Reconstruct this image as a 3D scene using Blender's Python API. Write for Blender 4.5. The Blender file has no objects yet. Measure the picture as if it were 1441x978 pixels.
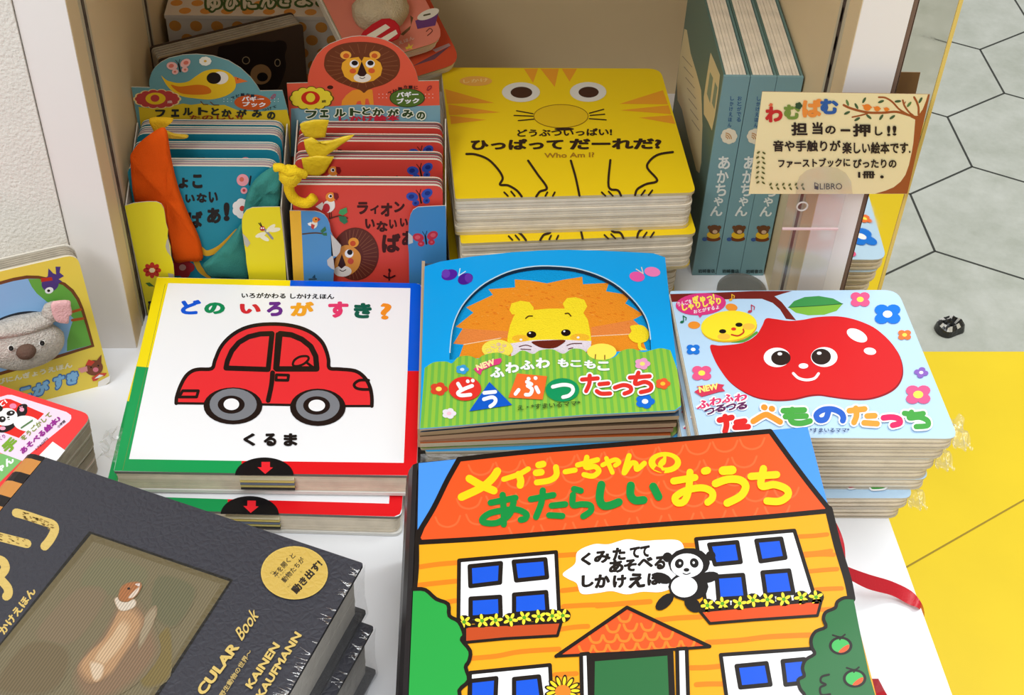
import bpy, bmesh, math, random
from mathutils import Vector, Matrix, noise
from mathutils.geometry import tessellate_polygon, delaunay_2d_cdt, delaunay_2d_cdt, delaunay_2d_cdt

random.seed(7)
SC = bpy.context.scene
COL = SC.collection
V = Vector

# ------------------------------------------------------------------ camera
FPX, PCX, PCY = 2000.0, 720.5, 489.0          # focal length and centre in pixels of the 1441 x 978 frame
CAMZ = 0.70                                    # above the table top (z = 0)
dn = V((622 - PCX, 2580 - PCY, FPX)).normalized()      # straight down, seen from the camera
xa = V((1, 0, -dn.x / dn.z)).normalized()
za = -dn
ya = za.cross(xa)
CAMPOS = V((0, 0, CAMZ))
def c2w(v): return V((xa.dot(v), ya.dot(v), za.dot(v)))
def ray(x, y): return c2w(V(((x - PCX) / FPX, (y - PCY) / FPX, 1.0)))
cam = bpy.data.cameras.new('camera'); camo = bpy.data.objects.new('camera', cam); COL.objects.link(camo)
cx_, cy_, cz_ = c2w(V((1, 0, 0))), c2w(V((0, -1, 0))), c2w(V((0, 0, -1)))
camo.matrix_world = Matrix(((cx_.x, cy_.x, cz_.x, 0), (cx_.y, cy_.y, cz_.y, 0), (cx_.z, cy_.z, cz_.z, CAMZ), (0, 0, 0, 1)))
cam.sensor_width = 36; cam.lens = FPX / 1441 * 36; cam.clip_start = .01; cam.clip_end = 50
SC.camera = camo

# ------------------------------------------------------------------ light
w = bpy.data.worlds.new('shop_ambient'); SC.world = w; w.use_nodes = True
w.node_tree.nodes['Background'].inputs[0].default_value = (1.0, .985, .96, 1)
w.node_tree.nodes['Background'].inputs[1].default_value = .48
def area(name, loc, size, power, col, target, sizey=None):
    l = bpy.data.lights.new(name, 'AREA'); l.energy = power; l.color = col
    l.shape = 'RECTANGLE'; l.size = size; l.size_y = sizey or size
    o = bpy.data.objects.new(name, l); COL.objects.link(o); o.location = loc
    o.rotation_euler = (V(target) - V(loc)).to_track_quat('-Z', 'Y').to_euler()
    return o
area('ceiling_and_fill_light', (-2.1, -1.75, 3.3), 1.7, 77, (.94, .975, 1.0), (0, .65, 0))
area('ceiling_and_fill_light', (.25, .12, 3.2), 1.4, 39, (.94, .975, 1.0), (.1, .6, 0))
area('ceiling_and_fill_light', (1.5, 1.5, 2.2), 1.2, 34, (.95, .98, 1.0), (1.0, 1.3, -.6))  # unseen fill lamp, added to brighten the floor
SC.view_settings.view_transform = 'Standard'; SC.view_settings.look = 'None'
SC.view_settings.exposure = 0.0; SC.view_settings.gamma = 1.0; SC.view_settings.use_curve_mapping = False

# ------------------------------------------------------------------ materials
def lin(c):
    r = []
    for v in c[:3]:
        v = v / 255.0
        r.append(v / 12.92 if v <= .04045 else ((v + .055) / 1.055) ** 2.4)
    return tuple(r) + (1.0,)
def mat(name, col=None, rough=.5, metal=0, spec=.5, bump=0, bscale=200, var=0, vscale=30, attr=False, coat=0):
    m = bpy.data.materials.new(name); m.use_nodes = True; nt = m.node_tree; b = nt.nodes['Principled BSDF']
    b.inputs['Roughness'].default_value = rough; b.inputs['Metallic'].default_value = metal
    b.inputs['Specular IOR Level'].default_value = spec
    b.inputs['Coat Weight'].default_value = coat; b.inputs['Coat Roughness'].default_value = .08
    tc = nt.nodes.new('ShaderNodeTexCoord')
    src = None
    if attr:
        a = nt.nodes.new('ShaderNodeAttribute'); a.attribute_name = 'Col'; src = a.outputs['Color']
        nt.links.new(src, b.inputs['Base Color'])
    elif col: b.inputs['Base Color'].default_value = lin(col)
    if var and not attr:
        n = nt.nodes.new('ShaderNodeTexNoise'); n.inputs['Scale'].default_value = vscale; n.inputs['Detail'].default_value = 5
        nt.links.new(tc.outputs['Object'], n.inputs['Vector'])
        r = nt.nodes.new('ShaderNodeValToRGB'); L = lin(col)
        r.color_ramp.elements[0].position = .3; r.color_ramp.elements[1].position = .7
        r.color_ramp.elements[0].color = tuple(max(0, v * (1 - var)) for v in L[:3]) + (1,)
        r.color_ramp.elements[1].color = tuple(min(1, v * (1 + var)) for v in L[:3]) + (1,)
        nt.links.new(n.outputs['Fac'], r.inputs['Fac']); nt.links.new(r.outputs['Color'], b.inputs['Base Color'])
    if bump:
        n = nt.nodes.new('ShaderNodeTexNoise'); n.inputs['Scale'].default_value = bscale; n.inputs['Detail'].default_value = 3
        nt.links.new(tc.outputs['Object'], n.inputs['Vector'])
        u = nt.nodes.new('ShaderNodeBump'); u.inputs['Strength'].default_value = bump; u.inputs['Distance'].default_value = .002
        nt.links.new(n.outputs['Fac'], u.inputs['Height']); nt.links.new(u.outputs['Normal'], b.inputs['Normal'])
    return m
def film(name, col=(255, 255, 255), gloss=.12, bump=.0, bscale=120, dens=.0):
    m = bpy.data.materials.new(name); m.use_nodes = True; nt = m.node_tree; nt.nodes.clear()
    out = nt.nodes.new('ShaderNodeOutputMaterial'); t = nt.nodes.new('ShaderNodeBsdfTransparent')
    g = nt.nodes.new('ShaderNodeBsdfGlossy'); g.inputs['Roughness'].default_value = .12
    d = nt.nodes.new('ShaderNodeBsdfDiffuse'); d.inputs['Color'].default_value = lin(col)
    mx = nt.nodes.new('ShaderNodeMixShader'); mx2 = nt.nodes.new('ShaderNodeMixShader')
    t.inputs['Color'].default_value = (.97, .97, .97, 1)
    lw = nt.nodes.new('ShaderNodeLayerWeight'); lw.inputs['Blend'].default_value = .25
    ad = nt.nodes.new('ShaderNodeMath'); ad.operation = 'MULTIPLY_ADD'; ad.inputs[1].default_value = .22; ad.inputs[2].default_value = gloss
    nt.links.new(lw.outputs['Fresnel'], ad.inputs[0])
    mx2.inputs[0].default_value = dens
    nt.links.new(t.outputs[0], mx2.inputs[1]); nt.links.new(d.outputs[0], mx2.inputs[2])
    nt.links.new(ad.outputs[0], mx.inputs[0]); nt.links.new(mx2.outputs[0], mx.inputs[1]); nt.links.new(g.outputs[0], mx.inputs[2])
    nt.links.new(mx.outputs[0], out.inputs['Surface'])
    if bump:
        tc = nt.nodes.new('ShaderNodeTexCoord')
        n = nt.nodes.new('ShaderNodeTexNoise'); n.inputs['Scale'].default_value = bscale; n.inputs['Detail'].default_value = 4
        nt.links.new(tc.outputs['Object'], n.inputs['Vector'])
        u = nt.nodes.new('ShaderNodeBump'); u.inputs['Strength'].default_value = bump; u.inputs['Distance'].default_value = .004
        nt.links.new(n.outputs['Fac'], u.inputs['Height']); nt.links.new(u.outputs['Normal'], g.inputs['Normal'])
    return m
M = dict(
    prnt=mat('printed_card', attr=True, rough=.42, spec=.22),
    gloss=mat('glossy_print', attr=True, rough=.34, spec=.22, coat=.06),
    matte=mat('matte_print', attr=True, rough=.75, spec=.2),
    felt=mat('felt', attr=True, rough=.95, spec=.05, bump=.5, bscale=900),
    leather=mat('embossed_black_cover', attr=True, rough=.40, spec=.42),
    page=mat('page_edges', (240, 227, 204), rough=.85, spec=.15, var=.08, vscale=90),
    pagew=mat('white_page_edges', (226, 220, 208), rough=.85, spec=.15, var=.08, vscale=90),
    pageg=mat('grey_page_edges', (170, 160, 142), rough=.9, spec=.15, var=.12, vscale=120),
    gap=mat('page_gap', (96, 82, 66), rough=.95),
    tablem=mat('white_laminate', (246, 247, 250), rough=.22, spec=.4),
    panel=mat('white_panel', (247, 242, 238), rough=.45, var=.02, vscale=6),
    inner=mat('beige_panel', (228, 204, 160), rough=.55, var=.03, vscale=8),
    alu=mat('slotted_strip', (196, 186, 158), rough=.4, spec=.5),
    slot=mat('slot_dark', (70, 56, 46), rough=.8),
    wallm=mat('textured_wallpaper', (240, 235, 226), rough=.9, spec=.1, bump=.6, bscale=420, var=.02, vscale=60),
    yel=mat('yellow_edge', (235, 205, 110), rough=.5),
    film=film('clear_film', gloss=.07, bump=.5, bscale=160, dens=.08),
    glint=film('glinting_film', gloss=.45, bump=.6, bscale=300),
    acryl=film('clear_acrylic', (240, 220, 215), gloss=.04, dens=.05),
    disc=film('smoky_plastic', (140, 134, 126), gloss=.08, dens=.6),
    fur=mat('plush_fur', (212, 203, 192), rough=1, spec=.05, bump=1.0, bscale=900, var=.14, vscale=420),
    furb=mat('beige_plush', (206, 186, 150), rough=1, spec=.05, bump=.8, bscale=700, var=.08, vscale=120),
    ribbon=mat('red_satin', (206, 24, 40), rough=.35, spec=.5, bump=.15, bscale=900),
    orange=mat('orange_cloth', (238, 92, 18), rough=.85, spec=.1, bump=.4, bscale=1500, var=.04, vscale=60),
    tealc=mat('teal_cloth', (64, 142, 132), rough=.85, spec=.1, bump=.4, bscale=1500, var=.05, vscale=60),
    ytape=mat('yellow_tape', (244, 208, 40), rough=.35, spec=.5, bump=.3, bscale=300),
)

# mirror-finished edge strip with faint smudges
def mirror():
    m = mat('polished_steel', (226, 222, 212), rough=.04, metal=1); nt = m.node_tree; b = nt.nodes['Principled BSDF']
    tc = nt.nodes.new('ShaderNodeTexCoord'); n = nt.nodes.new('ShaderNodeTexNoise'); n.inputs['Scale'].default_value = 60; n.inputs['Detail'].default_value = 6
    r = nt.nodes.new('ShaderNodeMapRange'); r.inputs[1].default_value = .45; r.inputs[2].default_value = .75; r.inputs[3].default_value = .015; r.inputs[4].default_value = .12
    nt.links.new(tc.outputs['Object'], n.inputs['Vector']); nt.links.new(n.outputs['Fac'], r.inputs[0]); nt.links.new(r.outputs[0], b.inputs['Roughness'])
    return m
M['mirror'] = mirror()
def leather(m):
    nt = m.node_tree; b = nt.nodes['Principled BSDF']; tc = nt.nodes.new('ShaderNodeTexCoord')
    v = nt.nodes.new('ShaderNodeTexVoronoi'); v.feature = 'DISTANCE_TO_EDGE'; v.inputs['Scale'].default_value = 250
    n = nt.nodes.new('ShaderNodeTexNoise'); n.inputs['Scale'].default_value = 90; n.inputs['Detail'].default_value = 5
    ad = nt.nodes.new('ShaderNodeVectorMath'); ad.operation = 'MULTIPLY_ADD'; ad.inputs[1].default_value = (.008, .008, .008)
    nt.links.new(tc.outputs['Object'], n.inputs['Vector']); nt.links.new(n.outputs['Color'], ad.inputs[0]); nt.links.new(tc.outputs['Object'], ad.inputs[2]); nt.links.new(ad.outputs[0], v.inputs['Vector'])
    r = nt.nodes.new('ShaderNodeMapRange'); r.inputs[2].default_value = .35
    nt.links.new(v.outputs['Distance'], r.inputs[0])
    u = nt.nodes.new('ShaderNodeBump'); u.inputs['Strength'].default_value = .22; u.inputs['Distance'].default_value = .0014
    nt.links.new(r.outputs[0], u.inputs['Height']); nt.links.new(u.outputs['Normal'], b.inputs['Normal'])
leather(M['leather'])

# ------------------------------------------------------------------ objects
def thing(name, label, cat, loc=(0, 0, 0), group=None):
    o = bpy.data.objects.new(name, None); COL.objects.link(o); o.location = loc; o.empty_display_size = .02
    o['label'] = label; o['category'] = cat
    if group: o['group'] = group
    return o
def tag(o, label=None, cat=None, group=None):
    if label: o['label'] = label
    if cat: o['category'] = cat
    if group: o['group'] = group
    return o
class MB:
    """collects shapes (world coordinates) with a colour and a material slot per face; links them as one mesh"""
    def __init__(s): s.v = []; s.f = []; s.c = []; s.m = []
    def add(s, vs, fs, col=(255, 255, 255), mi=0):
        b = len(s.v); s.v += [V(p) for p in vs]; L = lin(col)
        for f in fs: s.f.append(tuple(b + i for i in f)); s.c.append(L); s.m.append(mi)
    def prism(s, pts, off, col=(255, 255, 255), side=None, mi=0, smi=None):
        n = len(pts); pts = [V(p) for p in pts]; off = V(off)
        tris = tessellate_polygon([pts])
        s.add(pts, tris, col, mi)
        s.add([p + off for p in pts], [t[::-1] for t in tris], side or col, mi if smi is None else smi)
        s.add(pts + [p + off for p in pts], [(i, (i + 1) % n, n + (i + 1) % n, n + i) for i in range(n)], side or col, mi if smi is None else smi)
    def box(s, a, b, col=(255, 255, 255), mi=0):
        (x0, y0, z0), (x1, y1, z1) = a, b
        vs = [(x0, y0, z0), (x1, y0, z0), (x1, y1, z0), (x0, y1, z0), (x0, y0, z1), (x1, y0, z1), (x1, y1, z1), (x0, y1, z1)]
        s.add(vs, [(0, 3, 2, 1), (4, 5, 6, 7), (0, 1, 5, 4), (1, 2, 6, 5), (2, 3, 7, 6), (3, 0, 4, 7)], col, mi)
    def tube(s, path, r, col=(255, 255, 255), n=8, mi=0, closed=False, flat=1.0):
        P = [V(p) for p in path]; vs = []; fs = []; k = len(P)
        up = V((0.13, .31, .94))
        for i, p in enumerate(P):
            d = (P[(i + 1) % k] - P[i - 1]) if closed else (P[min(i + 1, k - 1)] - P[max(i - 1, 0)])
            d.normalize(); a = d.cross(up).normalized(); b = a.cross(d)
            rr = r[i] if isinstance(r, (list, tuple)) else r
            for j in range(n):
                t = 2 * math.pi * j / n; vs.append(p + a * rr * math.cos(t) + b * rr * flat * math.sin(t))
        for i in range(k if closed else k - 1):
            for j in range(n):
                a0 = i * n; a1 = ((i + 1) % k) * n
                fs.append((a0 + j, a0 + (j + 1) % n, a1 + (j + 1) % n, a1 + j))
        if not closed: fs += [tuple(range(n))[::-1], tuple((k - 1) * n + j for j in range(n))]
        s.add(vs, fs, col, mi)
    def ball(s, c, ax, ay, az, col=(255, 255, 255), nu=20, nv=12, mi=0, lump=0, seed=0):
        c = V(c); ax, ay, az = V(ax), V(ay), V(az); vs = []; fs = []
        for i in range(nv + 1):
            t = math.pi * i / nv
            for j in range(nu):
                p = 2 * math.pi * j / nu
                d = V((math.sin(t) * math.cos(p), math.sin(t) * math.sin(p), math.cos(t)))
                k = 1 + lump * noise.noise(d * 2.2 + V((seed, 0, 0))) if lump else 1
                vs.append(c + (ax * d.x + ay * d.y + az * d.z) * k)
        for i in range(nv):
            for j in range(nu): fs.append((i * nu + j, i * nu + (j + 1) % nu, (i + 1) * nu + (j + 1) % nu, (i + 1) * nu + j))
        s.add(vs, fs, col, mi)
    def build(s, name, mats, parent=None, label=None, smooth=False, kind=None, merge=False):
        if not isinstance(mats, (list, tuple)): mats = [mats]
        me = bpy.data.meshes.new(name)
        off = parent.matrix_basis.translation.copy() if parent else V((0, 0, 0))
        p = parent
        while p and p.parent: p = p.parent; off = off + p.matrix_basis.translation
        me.from_pydata([tuple(v - off) for v in s.v], [], s.f)
        a = me.color_attributes.new('Col', 'FLOAT_COLOR', 'CORNER')
        buf = []
        for poly, c in zip(me.polygons, s.c): buf += list(c) * poly.loop_total
        a.data.foreach_set('color', buf)
        for m in mats: me.materials.append(m)
        me.polygons.foreach_set('material_index', s.m)
        if smooth: me.polygons.foreach_set('use_smooth', [True] * len(me.polygons))
        if merge:
            bm = bmesh.new(); bm.from_mesh(me); bmesh.ops.remove_doubles(bm, verts=bm.verts, dist=1e-6); bm.to_mesh(me); bm.free()
        me.update()
        o = bpy.data.objects.new(name, me); COL.objects.link(o)
        if parent: o.parent = parent
        if label: o['label'] = label
        if kind: o['kind'] = kind
        return o
def kids(o): return [c for c in bpy.data.objects if c.parent == o]
def dup(root, loc, rotz=0, label=None, name=None, skip=()):
    r = root.copy(); COL.objects.link(r); r.location = loc; r.rotation_euler = (0, 0, rotz)
    if label: r['label'] = label
    for ch in kids(root):
        if ch.name.split('.')[0] in skip: continue
        c = ch.copy(); COL.objects.link(c); c.parent = r
        for g in kids(ch):
            d = g.copy(); COL.objects.link(d); d.parent = c
    return r

# ------------------------------------------------------------------ finding places on real planes
class Plane:
    """a flat surface of the scene: at(x, y) is the point of it that the photograph shows at pixel x, y"""
    def __init__(s, p, n): s.p = V(p); s.n = V(n).normalized(); s.curved = 0
    def at(s, x, y, h=0.0):
        r = ray(x, y); p = s.p + s.n * h
        t = (p - CAMPOS).dot(s.n) / r.dot(s.n)
        return CAMPOS + r * t
class Bent(Plane):
    """a gently warped horizontal board: its height is zf(x, y)"""
    def __init__(s, zf): s.zf = zf; s.n = V((0, 0, 1)); s.curved = 9
    def at(s, x, y, h=0.0):
        r = ray(x, y); z = .06
        for _ in range(12):
            t = (z + h - CAMPOS.z) / r.z; p = CAMPOS + r * t; z = s.zf(p.x, p.y)
        return V((p.x, p.y, z + h))
def flat(z): return Plane((0, 0, z), (0, 0, 1))
def front(y): return Plane((0, y, 0), (0, -1, 0))
def at(x, y, z=0.0): return flat(z).at(x, y)
def P(frame, pts):
    x0, y0, s = frame
    return [(x0 + a / s, y0 + b / s) for a, b in pts]
def spline(pts, closed=False, n=5):
    out = []; k = len(pts)
    for i in range(k if closed else k - 1):
        p0 = pts[i - 1] if (closed or i > 0) else pts[i]; p1 = pts[i]; p2 = pts[(i + 1) % k]
        p3 = pts[(i + 2) % k] if (closed or i + 2 < k) else p2
        for j in range(n):
            t = j / n; q = []
            for a in range(len(p1)):
                q.append(.5 * (2 * p1[a] + (p2[a] - p0[a]) * t + (2 * p0[a] - 5 * p1[a] + 4 * p2[a] - p3[a]) * t * t + (3 * p1[a] - p0[a] - 3 * p2[a] + p3[a]) * t ** 3))
            out.append(tuple(q))
    if not closed: out.append(tuple(pts[-1]))
    return out
def rounded(q, rad, n=5):
    """round the corners of a 3-D polygon; rad per corner"""
    out = []; k = len(q); q = [V(p) for p in q]
    for i in range(k):
        r = rad[i] if isinstance(rad, (list, tuple)) else rad
        p = q[i]
        if r <= 0: out.append(p); continue
        a = (q[i - 1] - p); b = (q[(i + 1) % k] - p)
        a = p + a.normalized() * min(r, a.length * .45); b = p + b.normalized() * min(r, b.length * .45)
        for j in range(n + 1):
            t = j / n; out.append(a * (1 - t) ** 2 + p * 2 * t * (1 - t) + b * t * t)
    return out
def union(pts, faces):
    """merge overlapping flat convex faces into one clean sheet"""
    faces = [ccw(pts, tuple(f)) for f in faces]
    x0 = min(p[0] for p in pts); x1 = max(p[0] for p in pts); y0 = min(p[1] for p in pts); y1 = max(p[1] for p in pts)
    s = 1.0 / max(x1 - x0, y1 - y0, 1e-9)
    q = [((p[0] - x0) * s, (p[1] - y0) * s) for p in pts]
    N = 40; grid = {}
    for f in faces:
        xs = [q[i][0] for i in f]; ys = [q[i][1] for i in f]
        for gx in range(int(min(xs) * N), int(max(xs) * N) + 1):
            for gy in range(int(min(ys) * N), int(max(ys) * N) + 1): grid.setdefault((gx, gy), []).append(f)
    o = delaunay_2d_cdt([V(p) for p in q], [], [list(f) for f in faces], 0, 1e-6)
    vs = o[0]; out = []
    for t in o[2]:
        a, b, c = (vs[i] for i in t); cx = (a.x + b.x + c.x) / 3; cy = (a.y + b.y + c.y) / 3
        if abs((b.x - a.x) * (c.y - a.y) - (b.y - a.y) * (c.x - a.x)) < 1e-9: continue
        for f in grid.get((int(cx * N), int(cy * N)), ()):
            p = q[f[-1]]; ok = True
            for i in f:
                r = q[i]
                if (r[0] - p[0]) * (cy - p[1]) - (r[1] - p[1]) * (cx - p[0]) < -1e-9: ok = False; break
                p = r
            if ok: out.append(tuple(t)); break
    return [(x0 + p.x / s, y0 + p.y / s) for p in vs], out
def ccw(pts, f):
    ar = sum(pts[f[i - 1]][0] * pts[f[i]][1] - pts[f[i]][0] * pts[f[i - 1]][1] for i in range(len(f)))
    return f if ar > 0 else f[::-1]
_txt = {}
def glyphs(s, bold):
    """flat lettering, thickened by bold (in heights of the em square), scaled to its own box"""
    k = (s, bold)
    if k not in _txt:
        c = bpy.data.curves.new('lettering', 'FONT'); c.body = s; c.resolution_u = 3; c.fill_mode = 'FRONT'
        o = bpy.data.objects.new('lettering', c); COL.objects.link(o)
        me = bpy.data.meshes.new_from_object(o.evaluated_get(bpy.context.evaluated_depsgraph_get()))
        vs = [(v.co.x, v.co.y) for v in me.vertices]; fs = [tuple(p.vertices) for p in me.polygons]
        bpy.data.objects.remove(o); bpy.data.curves.remove(c); bpy.data.meshes.remove(me)
        if bold > 0:
            cnt = {}
            for f in fs:
                for i in range(len(f)):
                    e = (min(f[i - 1], f[i]), max(f[i - 1], f[i])); cnt[e] = cnt.get(e, 0) + 1
            be = [e for e in cnt if cnt[e] == 1]; r = bold; fs = [ccw(vs, f) for f in fs]; n0 = len(vs)
            for a, b in be:
                p, q = vs[a], vs[b]; d = math.dist(p, q)
                if d < 1e-6: continue
                nx, ny = -(q[1] - p[1]) / d * r, (q[0] - p[0]) / d * r; k0 = len(vs)
                vs += [(p[0] + nx, p[1] + ny), (q[0] + nx, q[1] + ny), (q[0] - nx, q[1] - ny), (p[0] - nx, p[1] - ny)]; fs.append(ccw(vs, (k0, k0 + 1, k0 + 2, k0 + 3)))
            for i in {x for e in be for x in e}:
                k0 = len(vs); vs += [(vs[i][0] + r * math.cos(6.2832 * j / 7), vs[i][1] + r * math.sin(6.2832 * j / 7)) for j in range(7)]; fs.append(tuple(range(k0, k0 + 7)))
            vs, fs = union(vs, fs)
        x0 = min(v[0] for v in vs); x1 = max(v[0] for v in vs); y0 = min(v[1] for v in vs); y1 = max(v[1] for v in vs)
        _txt[k] = ([((a - x0) / (x1 - x0), (b - y0) / (y1 - y0)) for a, b in vs], fs)
    return _txt[k]
BLACK = (26, 20, 20); WHITE = (250, 250, 252)
class Art:
    """print on a surface: shapes traced on it, each a hair above the last"""
    EPS = 1.3e-5
    def __init__(s, mb, surf, frame=(0, 0, 1), base=3, mi=0): s.mb = mb; s.s = surf; s.fr = frame; s.l = base; s.mi = mi
    def F(s, *fr): s.fr = fr; return s
    def put(s, pts2, faces, col):
        h = s.l * s.EPS * (1.6 if s.s.curved else 1)
        if s.s.curved: pts2, faces = s.split(pts2, faces)
        s.mb.add([s.s.at(x, y, h) for x, y in pts2], faces, col, s.mi)
    def split(s, pts, faces):
        pts = list(pts); out = []; todo = []; mid = {}
        for f in faces:
            for i in range(1, len(f) - 1): todo.append((f[0], f[i], f[i + 1]))
        def m(a, b):
            k = (min(a, b), max(a, b))
            if k not in mid: mid[k] = len(pts); pts.append(((pts[a][0] + pts[b][0]) / 2, (pts[a][1] + pts[b][1]) / 2))
            return mid[k]
        while todo:
            t = todo.pop(); L = [(math.dist(pts[t[i]], pts[t[(i + 1) % 3]]), i) for i in range(3)]; d, i = max(L)
            if d > s.s.curved:
                a, b, c = t[i], t[(i + 1) % 3], t[(i + 2) % 3]; q = m(a, b); todo += [(a, q, c), (q, b, c)]
            else: out.append(t)
        return pts, out
    def up(s, same): s.l += 0 if same else 1
    def poly(s, pts, col, sm=False, same=False, holes=(), n=5):
        s.up(same); p = P(s.fr, pts)
        if sm: p = spline(p, True, n)
        loops = [[V((a, b, 0)) for a, b in p]]
        for h in holes: loops.append([V((a, b, 0)) for a, b in h])
        t = tessellate_polygon(loops); flatp = [(q.x, q.y) for l in loops for q in l]
        s.put(flatp, t, col); return s
    def ell(s, cx, cy, rx, ry, col, rot=0, same=False, n=28, a0=0, a1=360):
        ca, sa = math.cos(math.radians(rot)), math.sin(math.radians(rot)); pts = []
        for i in range(n + (a1 - a0 < 360)):
            t = math.radians(a0 + (a1 - a0) * i / n); x, y = rx * math.cos(t), ry * math.sin(t)
            pts.append((cx + x * ca - y * sa, cy + x * sa + y * ca))
        s.up(same); s.put(P(s.fr, pts), [tuple(range(len(pts)))], col); return s
    def line(s, pts, w, col, sm=True, closed=False, same=False, cap=True):
        s.up(same); p = P(s.fr, pts)
        if sm and len(p) > 2: p = spline(p, closed, 5)
        if closed: p = p + [p[0]]
        hw = w / s.fr[2] / 2; vs = []; fs = []
        for i in range(len(p) - 1):
            a, b = p[i], p[i + 1]; d = math.dist(a, b)
            if d < 1e-6: continue
            nx, ny = -(b[1] - a[1]) / d * hw, (b[0] - a[0]) / d * hw; k = len(vs)
            vs += [(a[0] + nx, a[1] + ny), (b[0] + nx, b[1] + ny), (b[0] - nx, b[1] - ny), (a[0] - nx, a[1] - ny)]; fs.append(ccw(vs, (k, k + 1, k + 2, k + 3)))
        for i, q in enumerate(p):
            if (cap or 0 < i < len(p) - 1) and hw > .35:
                k = len(vs); m = 10
                vs += [(q[0] + hw * math.cos(6.2832 * j / m), q[1] + hw * math.sin(6.2832 * j / m)) for j in range(m)]; fs.append(tuple(range(k, k + m)))
        if len(fs) > 1: vs, fs = union(vs, fs)
        s.put(vs, fs, col); return s
    def text(s, t, a, b, h, col, bold=0.0, shear=0.0, same=False, up=None):
        """a, b: left and right end of the base line; h: height of the letters"""
        s.up(same); vs, fs = glyphs(t, bold)
        (ax, ay), (bx, by) = P(s.fr, [a, b]); h = h / s.fr[2]; d = math.dist((ax, ay), (bx, by))
        ux, uy = (by - ay) / d * h, -(bx - ax) / d * h
        if up: ux, uy = up[0] * h, up[1] * h
        s.put([(ax + (bx - ax) * (u + shear * v) + ux * v, ay + (by - ay) * (u + shear * v) + uy * v) for u, v in vs], fs, col); return s
    def ch(s, t, x0, y0, x1, y1, col, bold=.03, same=False, slope=0.0):
        s.up(same); vs, fs = glyphs(t, bold)
        s.put(P(s.fr, [(x0 + (x1 - x0) * u, y1 + (y0 - y1) * v + slope * (x1 - x0) * (u - .5)) for u, v in vs]), fs, col); return s
    def blob(s, ells, col):
        """several ellipses (cx, cy, rx, ry, rot) joined into one patch"""
        vs = []; fs = []; s.l += 1
        for cx, cy, rx, ry, rot in ells:
            ca, sa = math.cos(math.radians(rot)), math.sin(math.radians(rot)); k = len(vs)
            for i in range(14):
                t = 6.28319 * i / 14; x, y = rx * math.cos(t), ry * math.sin(t); vs.append((cx + x * ca - y * sa, cy + x * sa + y * ca))
            fs.append(tuple(range(k, k + 14)))
        vs, fs = union(P(s.fr, vs), fs); s.put(vs, fs, col); return s
    def lines(s, paths, w, col, sm=True):
        """several strokes of one colour joined into one sheet"""
        vs = []; fs = []; s.l += 1; hw = w / s.fr[2] / 2
        for pts in paths:
            p = P(s.fr, pts); p = spline(p, False, 4) if sm and len(p) > 2 else p
            for a, b in zip(p, p[1:]):
                d = math.dist(a, b)
                if d < 1e-6: continue
                nx, ny = -(b[1] - a[1]) / d * hw, (b[0] - a[0]) / d * hw; k = len(vs)
                vs += [(a[0] + nx, a[1] + ny), (b[0] + nx, b[1] + ny), (b[0] - nx, b[1] - ny), (a[0] - nx, a[1] - ny)]; fs.append((k, k + 1, k + 2, k + 3))
            for q in p:
                k = len(vs); vs += [(q[0] + hw * math.cos(6.2832 * j / 8), q[1] + hw * math.sin(6.2832 * j / 8)) for j in range(8)]; fs.append(tuple(range(k, k + 8)))
        vs, fs = union(vs, fs); s.put(vs, fs, col); return s
    def soft(s, pts, col, bg, k=4, spread=1.3):
        """a shape with a blurred edge, as printed"""
        cx = sum(p[0] for p in pts) / len(pts); cy = sum(p[1] for p in pts) / len(pts)
        for i in range(k):
            t = i / (k - 1); f = spread + (1 - spread) * t; c = tuple(bg[j] + (col[j] - bg[j]) * (t * .8 + .2) for j in range(3))
            s.poly([(cx + (x - cx) * f, cy + (y - cy) * f) for x, y in pts], c, sm=True)
        return s
    def flower(s, cx, cy, r, col, cen, n=5, sq=.75, cw=.3, rot=0):
        e = [(cx, cy, r * .5, r * .5 * sq, 0)]
        for i in range(n):
            t = rot + 6.2832 * i / n
            e.append((cx + r * .55 * math.cos(t), cy + r * .55 * sq * math.sin(t), r * .48, r * .48 * sq, 0))
        s.blob(e, col); s.ell(cx, cy, r * cw, r * cw * sq, cen, n=12); return s
    def butterfly(s, cx, cy, r, col, col2=None, rot=0, body=(40, 30, 30)):
        c, n_ = math.cos(math.radians(rot)), math.sin(math.radians(rot))
        def o(x, y): return cx + (x * c - y * n_) * r, cy + (x * n_ + y * c) * r
        s.blob([(*o(sx * .62, -.25), .5 * r, .36 * r, rot + sx * -20) for sx in (-1, 1)] + [(*o(sx * .45, .32), .3 * r, .25 * r, rot) for sx in (-1, 1)], col)
        if col2: s.blob([(*o(sx * .68, -.27), .24 * r, .18 * r, rot) for sx in (-1, 1)] + [(*o(sx * .47, .32), .12 * r, .1 * r, rot) for sx in (-1, 1)], col2)
        if body: s.line([o(0, -.3), o(0, .4)], .14 * r, body, sm=False); s.line([o(-.2, -.7), o(0, -.3), o(.2, -.7)], .05 * r, body, sm=False)
        return s

def board_stack(mb, q, down, t, n, rad, inset, col=(255, 255, 255), gap=.0005, mi=0, gmi=1, jit=.0006, edges=None):
    """n boards of total thickness t below polygon q, with dark gaps between"""
    q = [V(p) for p in q]; c = sum(q, V()) / len(q); down = V(down).normalized()
    h = t / n
    ins = [p + (c - p).normalized() * inset for p in q]
    core = [p + (c - p).normalized() * (inset + .0016) for p in q]
    mb.prism(rounded(core, rad), down * t, (110, 95, 75), mi=gmi)
    for i in range(n):
        j = V((random.uniform(-jit, jit), random.uniform(-jit, jit), 0)); j -= down * j.dot(down)
        cc = col if not edges else edges[i % len(edges)]
        mb.prism([p + down * (i * h + gap * .5) + j for p in rounded(ins, rad)], down * (h - gap), cc, mi=mi)

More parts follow.
